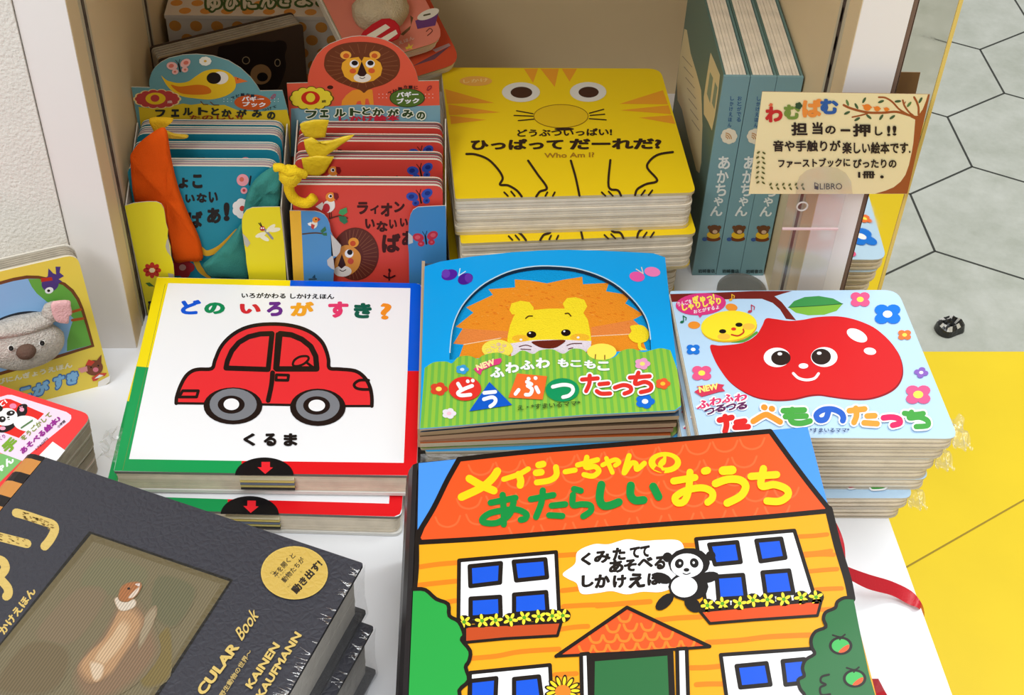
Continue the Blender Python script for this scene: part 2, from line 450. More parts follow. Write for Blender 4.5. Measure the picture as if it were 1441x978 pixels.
def puff(mb, pts, pl_, t, col=(255, 255, 255), seed=0, wr=.25, sm=True, h0=0.0):
    """a soft piece of cloth: outline pts (pixels) on plane pl_, bulging by t"""
    o = spline(pts, True, 3) if sm else pts
    q = [pl_.at(x, y, h0) for x, y in o]; c = sum(q, V()) / len(q); n = len(q); vs = []
    for sc_, h in ((1, -.0004), (1, .0), (.97, t * .55), (.88, t * .9), (.62, t), (.3, t * .92)):
        for p in q:
            d = c + (p - c) * sc_; k = h * (1 + wr * noise.noise(d * 150 + V((seed, 0, 0)))) if h > 0 else h
            vs.append(d + pl_.n * k)
    vs.append(c + pl_.n * t * .9); m = 6
    mb.add(vs, [(k * n + i, k * n + (i + 1) % n, (k + 1) * n + (i + 1) % n, (k + 1) * n + i) for k in range(m - 1) for i in range(n)] + [((m - 1) * n + i, (m - 1) * n + (i + 1) % n, m * n) for i in range(n)], col)
# ------------------------------------------------------------------ the setting
FZ = -.60
def floor_mats():
    g = mat('grey_stone_tile', (188, 192, 180), rough=.35, spec=.4); nt = g.node_tree; b = nt.nodes['Principled BSDF']
    tc = nt.nodes.new('ShaderNodeTexCoord'); r = nt.nodes.new('ShaderNodeValToRGB')
    n1 = nt.nodes.new('ShaderNodeTexNoise'); n1.inputs['Scale'].default_value = 14; n1.inputs['Detail'].default_value = 8; n1.inputs['Roughness'].default_value = .7
    nt.links.new(tc.outputs['Object'], n1.inputs['Vector'])
    r.color_ramp.elements[0].position = .3; r.color_ramp.elements[0].color = lin((176, 180, 166))
    r.color_ramp.elements[1].position = .72; r.color_ramp.elements[1].color = lin((206, 208, 198))
    nt.links.new(n1.outputs['Fac'], r.inputs['Fac']); nt.links.new(r.outputs['Color'], b.inputs['Base Color'])
    y = mat('yellow_floor_sheet', (246, 214, 34), rough=.4, spec=.35, var=.05, vscale=5)
    j = mat('dark_grout', (62, 64, 58), rough=.9)
    s = mat('sheet_seam', (168, 140, 40), rough=.8)
    return [g, y, j, s]
fm = floor_mats()
mb = MB()
YB, YF = 1.349, -.42
def quad(x0, y0, x1, y1, z, mi): mb.add([(x0, y0, z), (x1, y0, z), (x1, y1, z), (x0, y1, z)], [(0, 1, 2, 3)], mi=mi)
quad(-4, -4, 5, 5, FZ, 0); quad(-4, YF, 5, YB, FZ + .0006, 1)
sd, rot = .1345, math.radians(1.6)
def R2(x, y): return V((x * math.cos(rot) - y * math.sin(rot), x * math.sin(rot) + y * math.cos(rot), 0))
A0 = V((.7127, 1.5591, 0)); e3 = [R2(0, sd), R2(-sd * .866, -sd * .5), R2(sd * .866, -sd * .5)]
a1, a2 = R2(sd * 1.732, 0), R2(sd * .866, sd * 1.5)
for i in range(-16, 18):
    for j in range(-18, 14):
        p = A0 + a1 * i + a2 * j
        if not (-2 < p.x < 3 and -2.2 < p.y < 4): continue
        for e in e3:
            a, b = p.copy(), p + e
            if a.y > b.y: a, b = b, a
            if b.y <= YB and a.y >= YF: continue
            if a.y < YB < b.y: a = a + (b - a) * ((YB - a.y) / (b.y - a.y))
            elif a.y < YF < b.y: b = a + (b - a) * ((YF - a.y) / (b.y - a.y))
            d = (b - a).normalized(); n = V((-d.y, d.x, 0)) * .0017
            mb.add([V((q.x, q.y, FZ + .0003)) for q in (a + n, a - n, b - n, b + n)], [(0, 1, 2, 3)], mi=2)
# seam across the yellow sheet
d = V((.8605, .5095, 0)); p = V((.7031, 1.0903, FZ + .0009)); n = V((-d.y, d.x, 0)) * .0011
mb.add([p - d * .5 + n, p - d * .5 - n, p + d * .48 - n, p + d * .48 + n], [(0, 1, 2, 3)], mi=3)
mb.build('floor', fm, kind='structure')

YS = .7302                                              # front of the shelf unit
mb = MB(); mb.box((-1.3, YS - .0015, .0005), (-.2448, YS + .03, 1.3)); mb.build('wall_left', M['wallm'], kind='structure')

t = thing('display_table', 'white laminate display table the picture books lie on', 'table', (0, .4, FZ))
mb = MB()
xr = lambda y: .2858 + (.5735 - y) * .054
top = [V((-.95, 0, 0)), V((xr(0), 0, 0)), V((xr(.60), .60, 0)), V((.284, YS + .34, 0)), V((-.95, YS + .34, 0))]
mb.prism(top, (0, 0, -.035)); mb.build('table_top', M['tablem'], t)
mb = MB(); mb.box((-.9, .05, FZ), (.262, YS + .3, -.035)); mb.build('base_cabinet', M['panel'], t)

t = thing('display_shelf', 'white shelf compartment with slotted side panels behind the books', 'shelf', (0, .88, 0))
XL, XR, YK = -.2147, .2455, 1.055
def side_panel(x0, x1, inner):
    mb = MB(); mb.box((x0, YS, 0), (x1, YK, .9)); s = 1 if inner > 0 else -1
    # warm inner face
    xi = x1 if s > 0 else x0
    mb.box((min(xi, xi + s * .0004), YS + .0008, 0), (max(xi, xi + s * .0004), YK, .9), mi=1)
    return mb
pl = side_panel(-.2441, XL, 1).build('side_panel', [M['panel'], M['inner']], t)
pr = side_panel(XR, .2752, -1).build('side_panel', [M['panel'], M['inner']], t)
for x, s, par in ((XL, 1, pl), (XR, -1, pr)):
    for y0 in (YS + .026, YS + .186):
        mb = MB(); xa_, xb_ = sorted((x + s * .0005, x + s * .0009)); mb.box((xa_, y0 - .003, 0), (xb_, y0 + .013, .9))
        xa_, xb_ = sorted((x + s * .0009, x + s * .0011)); mb.box((xa_, y0 + .002, 0), (xb_, y0 + .008, .9), mi=1)
        for k in range(45): mb.box((xa_, y0 + .0035, .008 + .02 * k), (max(xa_, xb_) + .0002 * (s > 0), y0 + .0065, .018 + .02 * k), mi=2)
        mb.build('slotted_strip', [M['alu'], M['slot'], M['gap']], par)
mb = MB(); mb.box((XL, YK, 0), (XR, YK + .012, .9)); mb.build('back_panel', M['inner'], t)
mb = MB(); mb.box((XL + .0016, .750, .45), (XR - .0016, YK, .47)); mb.build('shelf_board', M['panel'], t)
mb = MB(); mb.box((.2755, YS + .0012, 0), (.2784, YK, .9)); mb.build('joint_strip', mat('brown_joint', (128, 102, 84), rough=.8), t)
mb = MB(); mb.box((.2786, YS, 0), (.3018, YS + .02, .9)); mb.build('mirror_strip', M['mirror'], t, label='mirror-polished edge strip')
mb = MB(); mb.box((.3019, YS - .0006, -.02), (.3042, YS + .02, .9)); mb.build('edge_trim', M['yel'], t, label='pale yellow edge trim')

# crumpled scrap on the tiles
f8 = (1180, 250, 3.912); fl = flat(FZ)
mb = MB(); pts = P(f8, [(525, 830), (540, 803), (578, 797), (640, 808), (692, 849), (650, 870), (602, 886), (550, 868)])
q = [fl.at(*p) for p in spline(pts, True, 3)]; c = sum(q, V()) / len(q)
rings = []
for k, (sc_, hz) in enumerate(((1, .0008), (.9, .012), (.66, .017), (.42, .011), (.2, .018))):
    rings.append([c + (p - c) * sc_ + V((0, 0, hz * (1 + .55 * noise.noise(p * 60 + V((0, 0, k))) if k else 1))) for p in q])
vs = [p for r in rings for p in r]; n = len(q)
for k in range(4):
    for i in range(n): mb.add([vs[j] for j in (k * n + i, k * n + (i + 1) % n, (k + 1) * n + (i + 1) % n, (k + 1) * n + i)], [(0, 1, 2, 3)], (206, 204, 198) if k in (1, 2) and (i * 7 + k * 3) % n < n * .42 else (24, 24, 24))  # pale faces: the wrapper's highlight put into its colour
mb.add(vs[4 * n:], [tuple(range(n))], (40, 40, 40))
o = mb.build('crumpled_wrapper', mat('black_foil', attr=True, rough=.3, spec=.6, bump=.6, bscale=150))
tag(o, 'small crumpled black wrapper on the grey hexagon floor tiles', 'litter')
# ------------------------------------------------------------------ board books lying on the table
DOWN = V((0, 0, -1))
def make_cover(q, rad, thick, base, edge, surf, art, mats, root, name='cover', hole=None):
    """front board with its print; q = corners (points of surf)"""
    mb = MB(); o = rounded(q, rad)
    mb.prism(o, surf.n * -thick, base, side=edge)
    a = Art(mb, surf); art(a)
    return mb.build(name, mats, root)

# ---- white book with the red car
ZC = .040
def car_art(a):
    Y, B, G, R_ = (250, 226, 20), (0, 92, 225), (22, 158, 84), (232, 22, 30)
    a.F(0, 0, 1)
    a.poly([(221, 390.3), (408.6, 394.6), (408, 402.5), (236.7, 398.4), (209, 517), (192, 515.5)], Y)
    a.poly([(408.6, 394.6), (585, 398.6), (591.5, 400.5), (593.5, 406), (590.3, 522), (573.5, 522), (577.6, 405.4), (408, 402.5)], B)
    a.poly([(192, 515.5), (209, 517), (181.5, 646), (340, 648.5), (340, 666), (160.4, 662.6)], G)
    a.poly([(590.3, 522), (586.6, 658), (584, 665.5), (576, 669), (340, 666), (340, 648.5), (568.2, 651.3), (573.5, 522)], R_)
    f1 = (150, 380, 4.003); a.F(*f1)
    # hinge line along the left edge
    a.line([(330, 78), (232, 520), (90, 1130)], 2, (120, 140, 60), sm=False)
    a.text('いろがかわる しかけえほん', (760, 157), (1282, 164), 30, BLACK, .035)
    for c, x0, y0, x1, y1, col in (('ど', 418, 168, 532, 250, (0, 90, 220)), ('の', 550, 182, 667, 248, (20, 140, 85)), ('い', 750, 190, 868, 246, (215, 40, 50)),
            ('ろ', 903, 178, 992, 260, (105, 35, 140)), ('が', 1035, 178, 1168, 260, (248, 170, 40))): a.ch(c, x0, y0, x1, y1, col, .062)
    for c, x0, y0, x1, y1, col in (('す', 762, 108, 832, 164, (235, 60, 110)), ('き', 850, 113, 912, 166, (10, 95, 75)), ('?', 942, 114, 980, 170, (250, 150, 40))):
        a.ch(c, (x0) * 1.638, y0 * 1.638, x1 * 1.638, y1 * 1.638, col, .062 if c != '?' else .035)
    K = (34, 22, 20); RED = (240, 50, 55)
    body = [(392, 750), (395, 715), (415, 655), (445, 600), (480, 570), (520, 559), (592, 555), (610, 510), (640, 440), (685, 385), (745, 342), (815, 316), (900, 305), (1000, 307), (1090, 325), (1160, 357),
            (1210, 402), (1236, 452), (1250, 505), (1255, 552), (1310, 558), (1400, 568), (1452, 604), (1482, 655), (1494, 715), (1494, 766)]
    bp = spline(body, False, 4)
    a.poly(bp + [(1343, 766), (1035, 760), (880, 757), (550, 750)], RED)
    a.line(bp, 21, K, sm=False); a.line([(1494, 766), (1343, 766), (1035, 760), (880, 757), (550, 752), (392, 750)], 13, K, sm=False)
    for pth, w_ in (([(672, 552), (681, 510), (705, 455), (745, 408), (800, 376), (865, 360), (932, 358), (910, 560)], 29), ([(977, 358), (1040, 365), (1100, 390), (1150, 430), (1178, 485), (1184, 557), (957, 557)], 31)):
        a.line(pth, w_, K, sm=False, closed=True)
    a.line([(962, 360), (948, 555)], 20, K, sm=False)
    a.line([(1050, 535), (1058, 508), (1090, 488), (1130, 486), (1137, 503), (1112, 528), (1075, 541)], 13, K, closed=True); a.line([(1128, 522), (1162, 547)], 14, K)
    a.line([(935, 578), (928, 650), (910, 735)], 27, K)
    a.line([(957, 590), (1025, 592), (1021, 621), (954, 620)], 16, K, sm=False, closed=True)
    a.line([(428, 680), (517, 680), (507, 715), (408, 715)], 16, K, sm=False, closed=True)
    a.line([(1476, 621), (1425, 621), (1395, 643), (1405, 664), (1440, 672), (1490, 672)], 16, K)
    GR = (128, 130, 136)
    for cx, cy, rx, ry, c2, r2, c3, r3, c4, r4 in ((712, 765, 166, 104, (713, 757), (133, 90), (702, 758), (76, 51), (703, 756), (44, 33)), (1190, 773, 157, 105, (1190, 764), (123, 87), (1183, 763), (76, 52), (1184, 763), (47, 33))):
        a.ell(cx, cy, rx, ry, K); a.ell(*c2, *r2, GR); a.ell(*c3, *r3, K); a.ell(*c4, *r4, WHITE)
    a.F(260, 540, 4.003)
    for c, x0, y0, x1, y1 in (('く', 330, 279, 397, 349), ('る', 445, 279, 516, 351), ('ま', 557, 279, 634, 351)): a.ch(c, x0, y0, x1, y1, BLACK, .055)
    a.ell(448, 516, 165, 101, (18, 16, 18), a0=180, a1=360); a.poly([(432, 440), (480, 440), (480, 470), (497, 472), (453, 508), (410, 470), (432, 470)], (240, 40, 50))
sc_ = flat(ZC)
q = [sc_.at(*p) for p in ((221, 390), (594, 399), (586.5, 669.5), (160, 663))]
def car_book(root, q):
    make_cover(q, [.001, .005, .005, .001], .0022, WHITE, (120, 120, 110), sc_, car_art, [M['gloss']], root)
    mb = MB(); dz = DOWN * .0022
    board_stack(mb, [p + dz for p in q], DOWN, .0142, 5, [.001, .006, .006, .001], .0014, gap=.0003); mb.build('pages', [M['page'], M['gap']], root)
    # notch showing the sliding wheel discs under the tab
    a, b = sc_.at(336, 669), sc_.at(413, 670)
    mb = MB()
    for k, cc in enumerate(((236, 226, 190), (226, 206, 120), (120, 130, 150), (214, 200, 120), (60, 60, 60))):
        p = V((0, 0, -.0038 - k * .0022)); mb.prism([a + p + V((0, .004, 0)), b + p + V((0, .004, 0)), b + p + V((0, .0006, 0)), a + p + V((0, .0006, 0))], (0, 0, -.0012), cc)
    mb.build('sliding_disc', M['matte'], root)
    mb = MB(); o = [p + DOWN * .0166 for p in q]; mb.prism(rounded(o, [.001, .006, .006, .001]), (0, 0, -.0024), (236, 234, 228)); mb.build('back_cover', M['prnt'], root)
ctr = sum(q, V()) / 4
car = thing('board_book', 'white square board book with a red car, upper copy on its stack', 'book', (ctr.x, ctr.y, ZC - .019), 'red car board books')
car_book(car, q)
c2 = dup(car, (ctr.x - .0075, ctr.y - .0135, .0003), math.radians(-1.2), 'white board book with a red car, shadowed lower copy under the other')
c2['group'] = 'red car board books'

# ---- apple book
ZA = .070
sa = flat(ZA)
def apple_art(a):
    f5 = (940, 400, 4.003); f6 = (1100, 500, 4.226); a.F(*f5)
    BR = (120, 34, 28); RED = (216, 30, 34)
    a.poly([(12, 55), (130, 52), (300, 46), (480, 38), (700, 38), (650, 52), (600, 68), (640, 100), (680, 150), (722, 203), (665, 195), (630, 140), (590, 105), (530, 82), (400, 82), (200, 90), (22, 100)], BR)
    a.poly([(678, 130), (710, 95), (770, 72), (850, 66), (930, 80), (985, 110), (830, 122)], (62, 150, 76)); a.poly([(678, 130), (830, 122), (985, 110), (950, 150), (880, 172), (790, 175), (720, 160)], (128, 186, 62)); a.line([(678, 130), (830, 122), (985, 110)], 4, (30, 90, 50))
    ap = [(238, 345), (300, 345), (420, 330), (495, 288), (530, 235), (552, 193), (600, 195), (680, 206), (760, 200), (840, 185), (940, 180), (1020, 190), (1100, 215), (1170, 250), (1240, 310), (1290, 375), (1315, 440), (1318, 505), (1295, 560), (1250, 600), (1180, 630), (1100, 645), (1000, 641), (900, 627), (850, 620), (790, 625), (700, 645), (600, 650), (500, 635), (420, 600), (350, 550), (300, 490), (260, 420)]
    a.line([(360, 322), (430, 318), (500, 272)], 14, (90, 160, 60))
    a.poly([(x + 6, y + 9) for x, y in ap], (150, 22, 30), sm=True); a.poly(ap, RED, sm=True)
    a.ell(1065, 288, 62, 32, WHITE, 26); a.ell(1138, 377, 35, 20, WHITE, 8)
    a.ell(614, 412, 75, 55, WHITE); a.ell(636, 415, 55, 42, (44, 30, 26)); a.ell(630, 392, 13, 9, WHITE)
    a.ell(880, 410, 75, 56, WHITE); a.ell(863, 408, 55, 45, (44, 30, 26)); a.ell(852, 388, 13, 9, WHITE)
    a.ell(763, 460, 27, 15, WHITE); a.line([(706, 502), (735, 528), (780, 539), (825, 530), (848, 503)], 15, WHITE)
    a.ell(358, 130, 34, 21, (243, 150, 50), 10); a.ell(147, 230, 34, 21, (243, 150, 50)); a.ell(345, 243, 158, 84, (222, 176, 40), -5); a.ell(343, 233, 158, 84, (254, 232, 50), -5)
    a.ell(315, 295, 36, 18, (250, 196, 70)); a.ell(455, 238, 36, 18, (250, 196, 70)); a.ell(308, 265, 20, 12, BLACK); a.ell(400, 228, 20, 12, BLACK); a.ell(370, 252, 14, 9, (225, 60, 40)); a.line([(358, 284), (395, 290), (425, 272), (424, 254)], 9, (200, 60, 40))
    a.ell(185, 112, 142, 62, (224, 58, 130), -4); a.poly([(160, 160), (200, 165), (180, 190)], (224, 58, 130))
    a.text('りんごを', (58, 125), (136, 108), 26, WHITE, .02); a.text('ぎゅっ!', (142, 112), (266, 90), 44, (255, 236, 90), .06); a.text('しゃりしゃり', (82, 152), (302, 112), 40, (255, 236, 90), .06); a.text('おとがするよ', (146, 166), (290, 138), 22, WHITE, .02)
    for cx, cy, s, col in ((85, 198, 1, (20, 110, 70)), (358, 75, .9, (240, 180, 50)), (468, 138, 1.1, (190, 60, 90))):
        a.ell(cx - 6 * s, cy + 14 * s, 11 * s, 7 * s, col, -15); a.line([(cx + 3 * s, cy + 12 * s), (cx + 1 * s, cy - 20 * s), (cx + 18 * s, cy - 10 * s), (cx + 15 * s, cy + 4 * s)], 5, col, sm=False)
    for cx, cy, r, col, cc in ((1083, 85, 62, (236, 92, 140), (255, 236, 90)), (1237, 168, 84, (20, 120, 225), WHITE), (1333, 285, 42, (240, 120, 60), (255, 236, 90)), (142, 367, 42, (30, 120, 220), WHITE), (190, 500, 62, (236, 92, 140), (255, 236, 90))): a.flower(cx, cy, r, col, cc, n=4, rot=.78, cw=.32)
    a.F(*f6); a.flower(830, 102, 42, (140, 100, 190), WHITE, n=4, rot=.2); a.flower(812, 233, 84, (236, 92, 140), (255, 236, 90), n=4, rot=.78, cw=.36)
    a.F(*f5); a.poly([(148, 606), (178, 586), (160, 575), (280, 560), (318, 566), (304, 582), (322, 602), (288, 606), (190, 634)], (216, 60, 90)); a.text('NEW', (178, 612), (286, 590), 36, (255, 240, 130), .05)
    for c, x0, y0, x1, y1 in (('ふ', 163, 652, 236, 700), ('わ', 235, 635, 302, 680), ('ふ', 305, 618, 371, 666), ('わ', 374, 614, 446, 660)): a.ch(c, x0 - 5, y0 - 5, x1 + 5, y1 + 5, WHITE, .13); a.ch(c, x0, y0, x1, y1, (222, 60, 110), .05, slope=-.2)
    for c, x0, y0, x1, y1 in (('つ', 204, 696, 266, 734), ('る', 264, 678, 326, 720), ('つ', 326, 672, 386, 710), ('る', 385, 664, 447, 706)): a.ch(c, x0 - 5, y0 - 5, x1 + 5, y1 + 5, WHITE, .13); a.ch(c, x0, y0, x1, y1, (100, 40, 90), .06, slope=-.2)
    S = [((222, 40, 40), [[(290, 765), (360, 750)], [(322, 745), (330, 790), (322, 828)], [(385, 778), (432, 770)], [(378, 805), (452, 802)]]),
         ((250, 150, 50), [[(480, 772), (545, 735), (580, 745), (632, 775)], [(540, 692), (546, 694)], [(583, 700), (588, 702)]]),
         ((72, 164, 68), [[(700, 705), (690, 750), (705, 778), (755, 782), (800, 770)], [(650, 712), (768, 708)], [(662, 745), (778, 742)]]),
         ((40, 98, 200), [[(905, 712), (888, 758), (850, 764), (836, 735), (870, 708), (925, 703), (972, 722), (988, 748), (985, 768)]]),
         ((250, 160, 60), [[(1022, 712), (1108, 702)], [(1058, 698), (1062, 740), (1048, 778)], [(1122, 742), (1165, 740)], [(1105, 780), (1178, 785)]]),
         ((225, 40, 100), [[(1214, 752), (1262, 748), (1300, 758), (1306, 782), (1266, 794)]])]
    for col, sts in S:
        for p in sts: a.line(p, 52, WHITE)
    for col, sts in S:
        for p in sts: a.line(p, 33, col)
    a.F(*f6); ch = [[(730, 345), (790, 352), (842, 346)], [(772, 338), (760, 372), (820, 368), (866, 388), (866, 418), (800, 424)]]
    for p in ch: a.line(p, 54, WHITE)
    for p in ch: a.line(p, 33, (72, 164, 68))
    a.F(*f5); a.text('*すまいるママ*', (798, 833), (1022, 833), 24, (50, 70, 120), .02)
q = [sa.at(*p) for p in ((942.5, 409.5), (1263, 408), (1349, 617.5), (984, 615))]
ctr = sum(q, V()) / 4
def apple_book(root, q):
    make_cover(q, [.002, .010, .008, .002], .0012, (190, 220, 246), (214, 204, 186), sa, apple_art, [M['gloss']], root)
    mb = MB(); board_stack(mb, [p + DOWN * .0012 for p in q], DOWN, .0076, 4, [.002, .012, .010, .002], .0001, gap=.0007, jit=.0006); mb.build('pages', [M['page'], M['gap']], root)
    mb = MB(); mb.prism(rounded([p + DOWN * .0088 for p in q], [.002, .012, .010, .002]), (0, 0, -.0012), (214, 204, 186)); mb.build('back_cover', M['prnt'], root)
def crinkle(mb, c, rx, ry, rz, seed, n=9):
    """a twist of loose clear wrapping"""
    vs = []; fs = []
    for i in range(n):
        for j in range(n):
            u, v = i / (n - 1) * 2 - 1, j / (n - 1) * 2 - 1; nn = noise.noise_vector(V((u * 2.1 + seed, v * 2.1, seed)))
            vs.append(V(c) + V((u * rx + nn.x * rx * .5, v * ry + nn.y * ry * .5, nn.z * rz)))
    for i in range(n - 1):
        for j in range(n - 1): fs.append((i * n + j, i * n + j + 1, (i + 1) * n + j + 1, (i + 1) * n + j))
    mb.add(vs, fs)
apple = thing('board_book', 'light blue board book with a smiling red apple, topmost copy of its stack', 'book', (ctr.x, ctr.y, ZA - .010), 'red apple board books')
apple_book(apple, q)
mb = MB(); crinkle(mb, (.3175, .586, .0655), .0065, .013, .0028, 1.3, n=14); mb.build('shrink_wrap', M['film'], apple, label='loose clear film at the corner')
lab = ['light blue apple board book directly under the topmost copy', 'light blue apple board book, third from the top of its stack', 'light blue apple board book, fourth from the top of its stack', 'light blue apple board book, third from the bottom, edge of its cover showing pale blue', 'light blue apple board book, second from the bottom, set back to the left', 'light blue apple board book at the bottom of its stack']
sh = [(-.0025, .0012, .2), (-.0055, .0016, -.2), (-.0080, .0020, .1), (-.0075, .0022, -.2), (-.0175, -.0052, .2), (-.0205, -.0046, -.2)]
for k in range(6):
    dx, dy, r = sh[k]
    dup(apple, (ctr.x + dx, ctr.y + dy, ZA - .010 - .0100 * (k + 1) + .00001), math.radians(r), lab[k], skip=('shrink_wrap',) if k in (0, 2, 3, 5) else ())

# ---- lion book with the arched opening
def zl(x, y):
    u = min(1, max(0, (x + .0135) / .170)); v = min(1, max(0, (y - .595) / .16))
    return .0625 + .0045 * u + math.sin(math.pi * u) ** 1 * (.0022 + .0062 * v)
sl = Bent(zl)
f3 = (580, 340, 4.003); f4 = (590, 480, 3.789)
LOUT = [(597.5, 375)] + [(f3[0] + x / 4.003, f3[1] + y / 4.003) for x, y in ((160, 112), (330, 85), (560, 60), (720, 50), (850, 46), (1050, 50), (1200, 57), (1360, 66))] + [(936, 362)] + \
       [(942, 420), (951, 500), (956, 545), (958.5, 572), (950, 578), (930, 579)] + [(f4[0] + x / 3.789, f4[1] + y / 3.789) for x, y in ((870, 396), (660, 412), (440, 430), (210, 452))] + [(590.5, 604)]
ARCH = spline(P(f3, [(210, 665), (214, 600), (225, 500), (252, 415), (300, 335), (380, 255), (470, 200), (570, 160), (690, 139), (800, 138), (920, 150), (1040, 185), (1140, 235), (1220, 300), (1282, 370), (1322, 440), (1340, 520), (1346, 610)]), False, 3)
GTOP = [(70, 712), (120, 680), (190, 675), (225, 685), (260, 650), (320, 643), (370, 660), (400, 640), (480, 625), (560, 645), (620, 612), (680, 633), (720, 612), (790, 606), (850, 632), (900, 604), (960, 608), (1000, 640), (1080, 662), (1140, 650), (1180, 615), (1240, 603), (1300, 622), (1340, 613), (1400, 600), (1455, 612)]
def lion_inner(a):
    a.F(*f3); O = (246, 150, 40)
    mane = [(265, 650), (290, 580), (232, 575), (285, 490), (245, 480), (345, 400), (305, 370), (455, 300), (430, 268), (580, 258), (578, 213), (660, 218), (760, 235), (850, 215), (958, 198), (962, 240), (1108, 232), (1092, 280), (1232, 302), (1200, 348), (1302, 410), (1245, 440), (1285, 475), (1250, 500), (1300, 560), (1330, 640), (800, 690), (300, 680)]
    a.poly([(150, 720), (150, 500), (260, 330), (500, 150), (800, 100), (1100, 160), (1300, 330), (1390, 540), (1390, 700)], (20, 160, 226))
    a.poly(mane, O)
    a.poly([(288, 490), (540, 505), (540, 540), (290, 580), (235, 574)], (240, 140, 66)); a.poly([(1010, 482), (1245, 440), (1285, 475), (1225, 520), (1010, 532)], (240, 140, 66))
    a.line([(290, 580), (500, 543)], 4, (252, 220, 180), sm=False); a.line([(1010, 533), (1225, 521)], 4, (252, 220, 180), sm=False)
    r = random.Random(3)
    tufts = {}
    for k in range(170):                                   # shaggy pile of the mane
        t = r.uniform(0, 6.283); rr = r.uniform(.62, .98); x, y = 770 + 480 * rr * math.cos(t), 520 + 290 * rr * math.sin(t)
        if y > 640 or y < 235 or (math.cos(t) ** 2 > .55 and y > 470): continue
        tufts.setdefault(r.choice([(238, 132, 30), (250, 166, 62), (232, 124, 34)]), []).append([(x, y), (x + r.uniform(4, 16), y + r.uniform(-3, 5))])
    for c_, p_ in tufts.items(): a.lines(p_, 5, c_, sm=False)
    Yl = (255, 228, 45)
    a.poly([(535, 560), (540, 520), (552, 470), (572, 420), (580, 410), (562, 410), (548, 385), (560, 348), (610, 333), (660, 340), (685, 372), (683, 385), (770, 377), (860, 377), (848, 350), (872, 318), (920, 313), (970, 328), (986, 365), (965, 402), (990, 440), (1005, 520), (1010, 570), (960, 600), (770, 620), (570, 600)], Yl)
    a.ell(610, 545, 48, 20, (252, 192, 50)); a.ell(945, 540, 55, 22, (252, 192, 50))
    a.poly([(545, 575), (680, 555), (770, 552), (860, 553), (1010, 560), (1005, 600), (960, 640), (560, 650)], (238, 226, 236))
    a.ell(613, 553, 8, 6, WHITE); a.ell(935, 540, 8, 6, WHITE)
    a.ell(672, 523, 27, 19, (34, 20, 16)); a.ell(866, 513, 27, 19, (34, 20, 16)); a.ell(663, 515, 6, 5, WHITE); a.ell(857, 505, 6, 5, WHITE)
    a.line([(640, 432), (655, 420), (677, 419)], 7, (90, 60, 20)); a.line([(862, 406), (880, 404), (894, 419)], 7, (90, 60, 20))
    a.poly([(675, 563), (770, 556), (862, 555), (832, 585), (795, 600), (740, 600), (700, 586)], (112, 40, 26), sm=True)
    for p in ([(603, 591), (640, 583), (672, 591)], [(612, 605), (668, 608)], [(872, 585), (900, 575), (955, 573)], [(880, 604), (905, 598)]): a.line(p, 5, (110, 60, 60))
    a.ell(480, 605, 88, 53, (254, 236, 90)); 
    for x, y, rx, ry in ((432, 615, 16, 12), (455, 588, 13, 10), (487, 579, 13, 10), (519, 585, 13, 10), (487, 612, 33, 18)): a.ell(x, y, rx, ry, (236, 196, 170), same=True)
    a.line([(1280, 570), (1285, 600), (1330, 622)], 18, Yl)
    a.poly([(1230, 475), (1290, 470), (1325, 495), (1335, 530), (1320, 560), (1280, 572), (1240, 560), (1218, 530), (1235, 505)], Yl, sm=True)
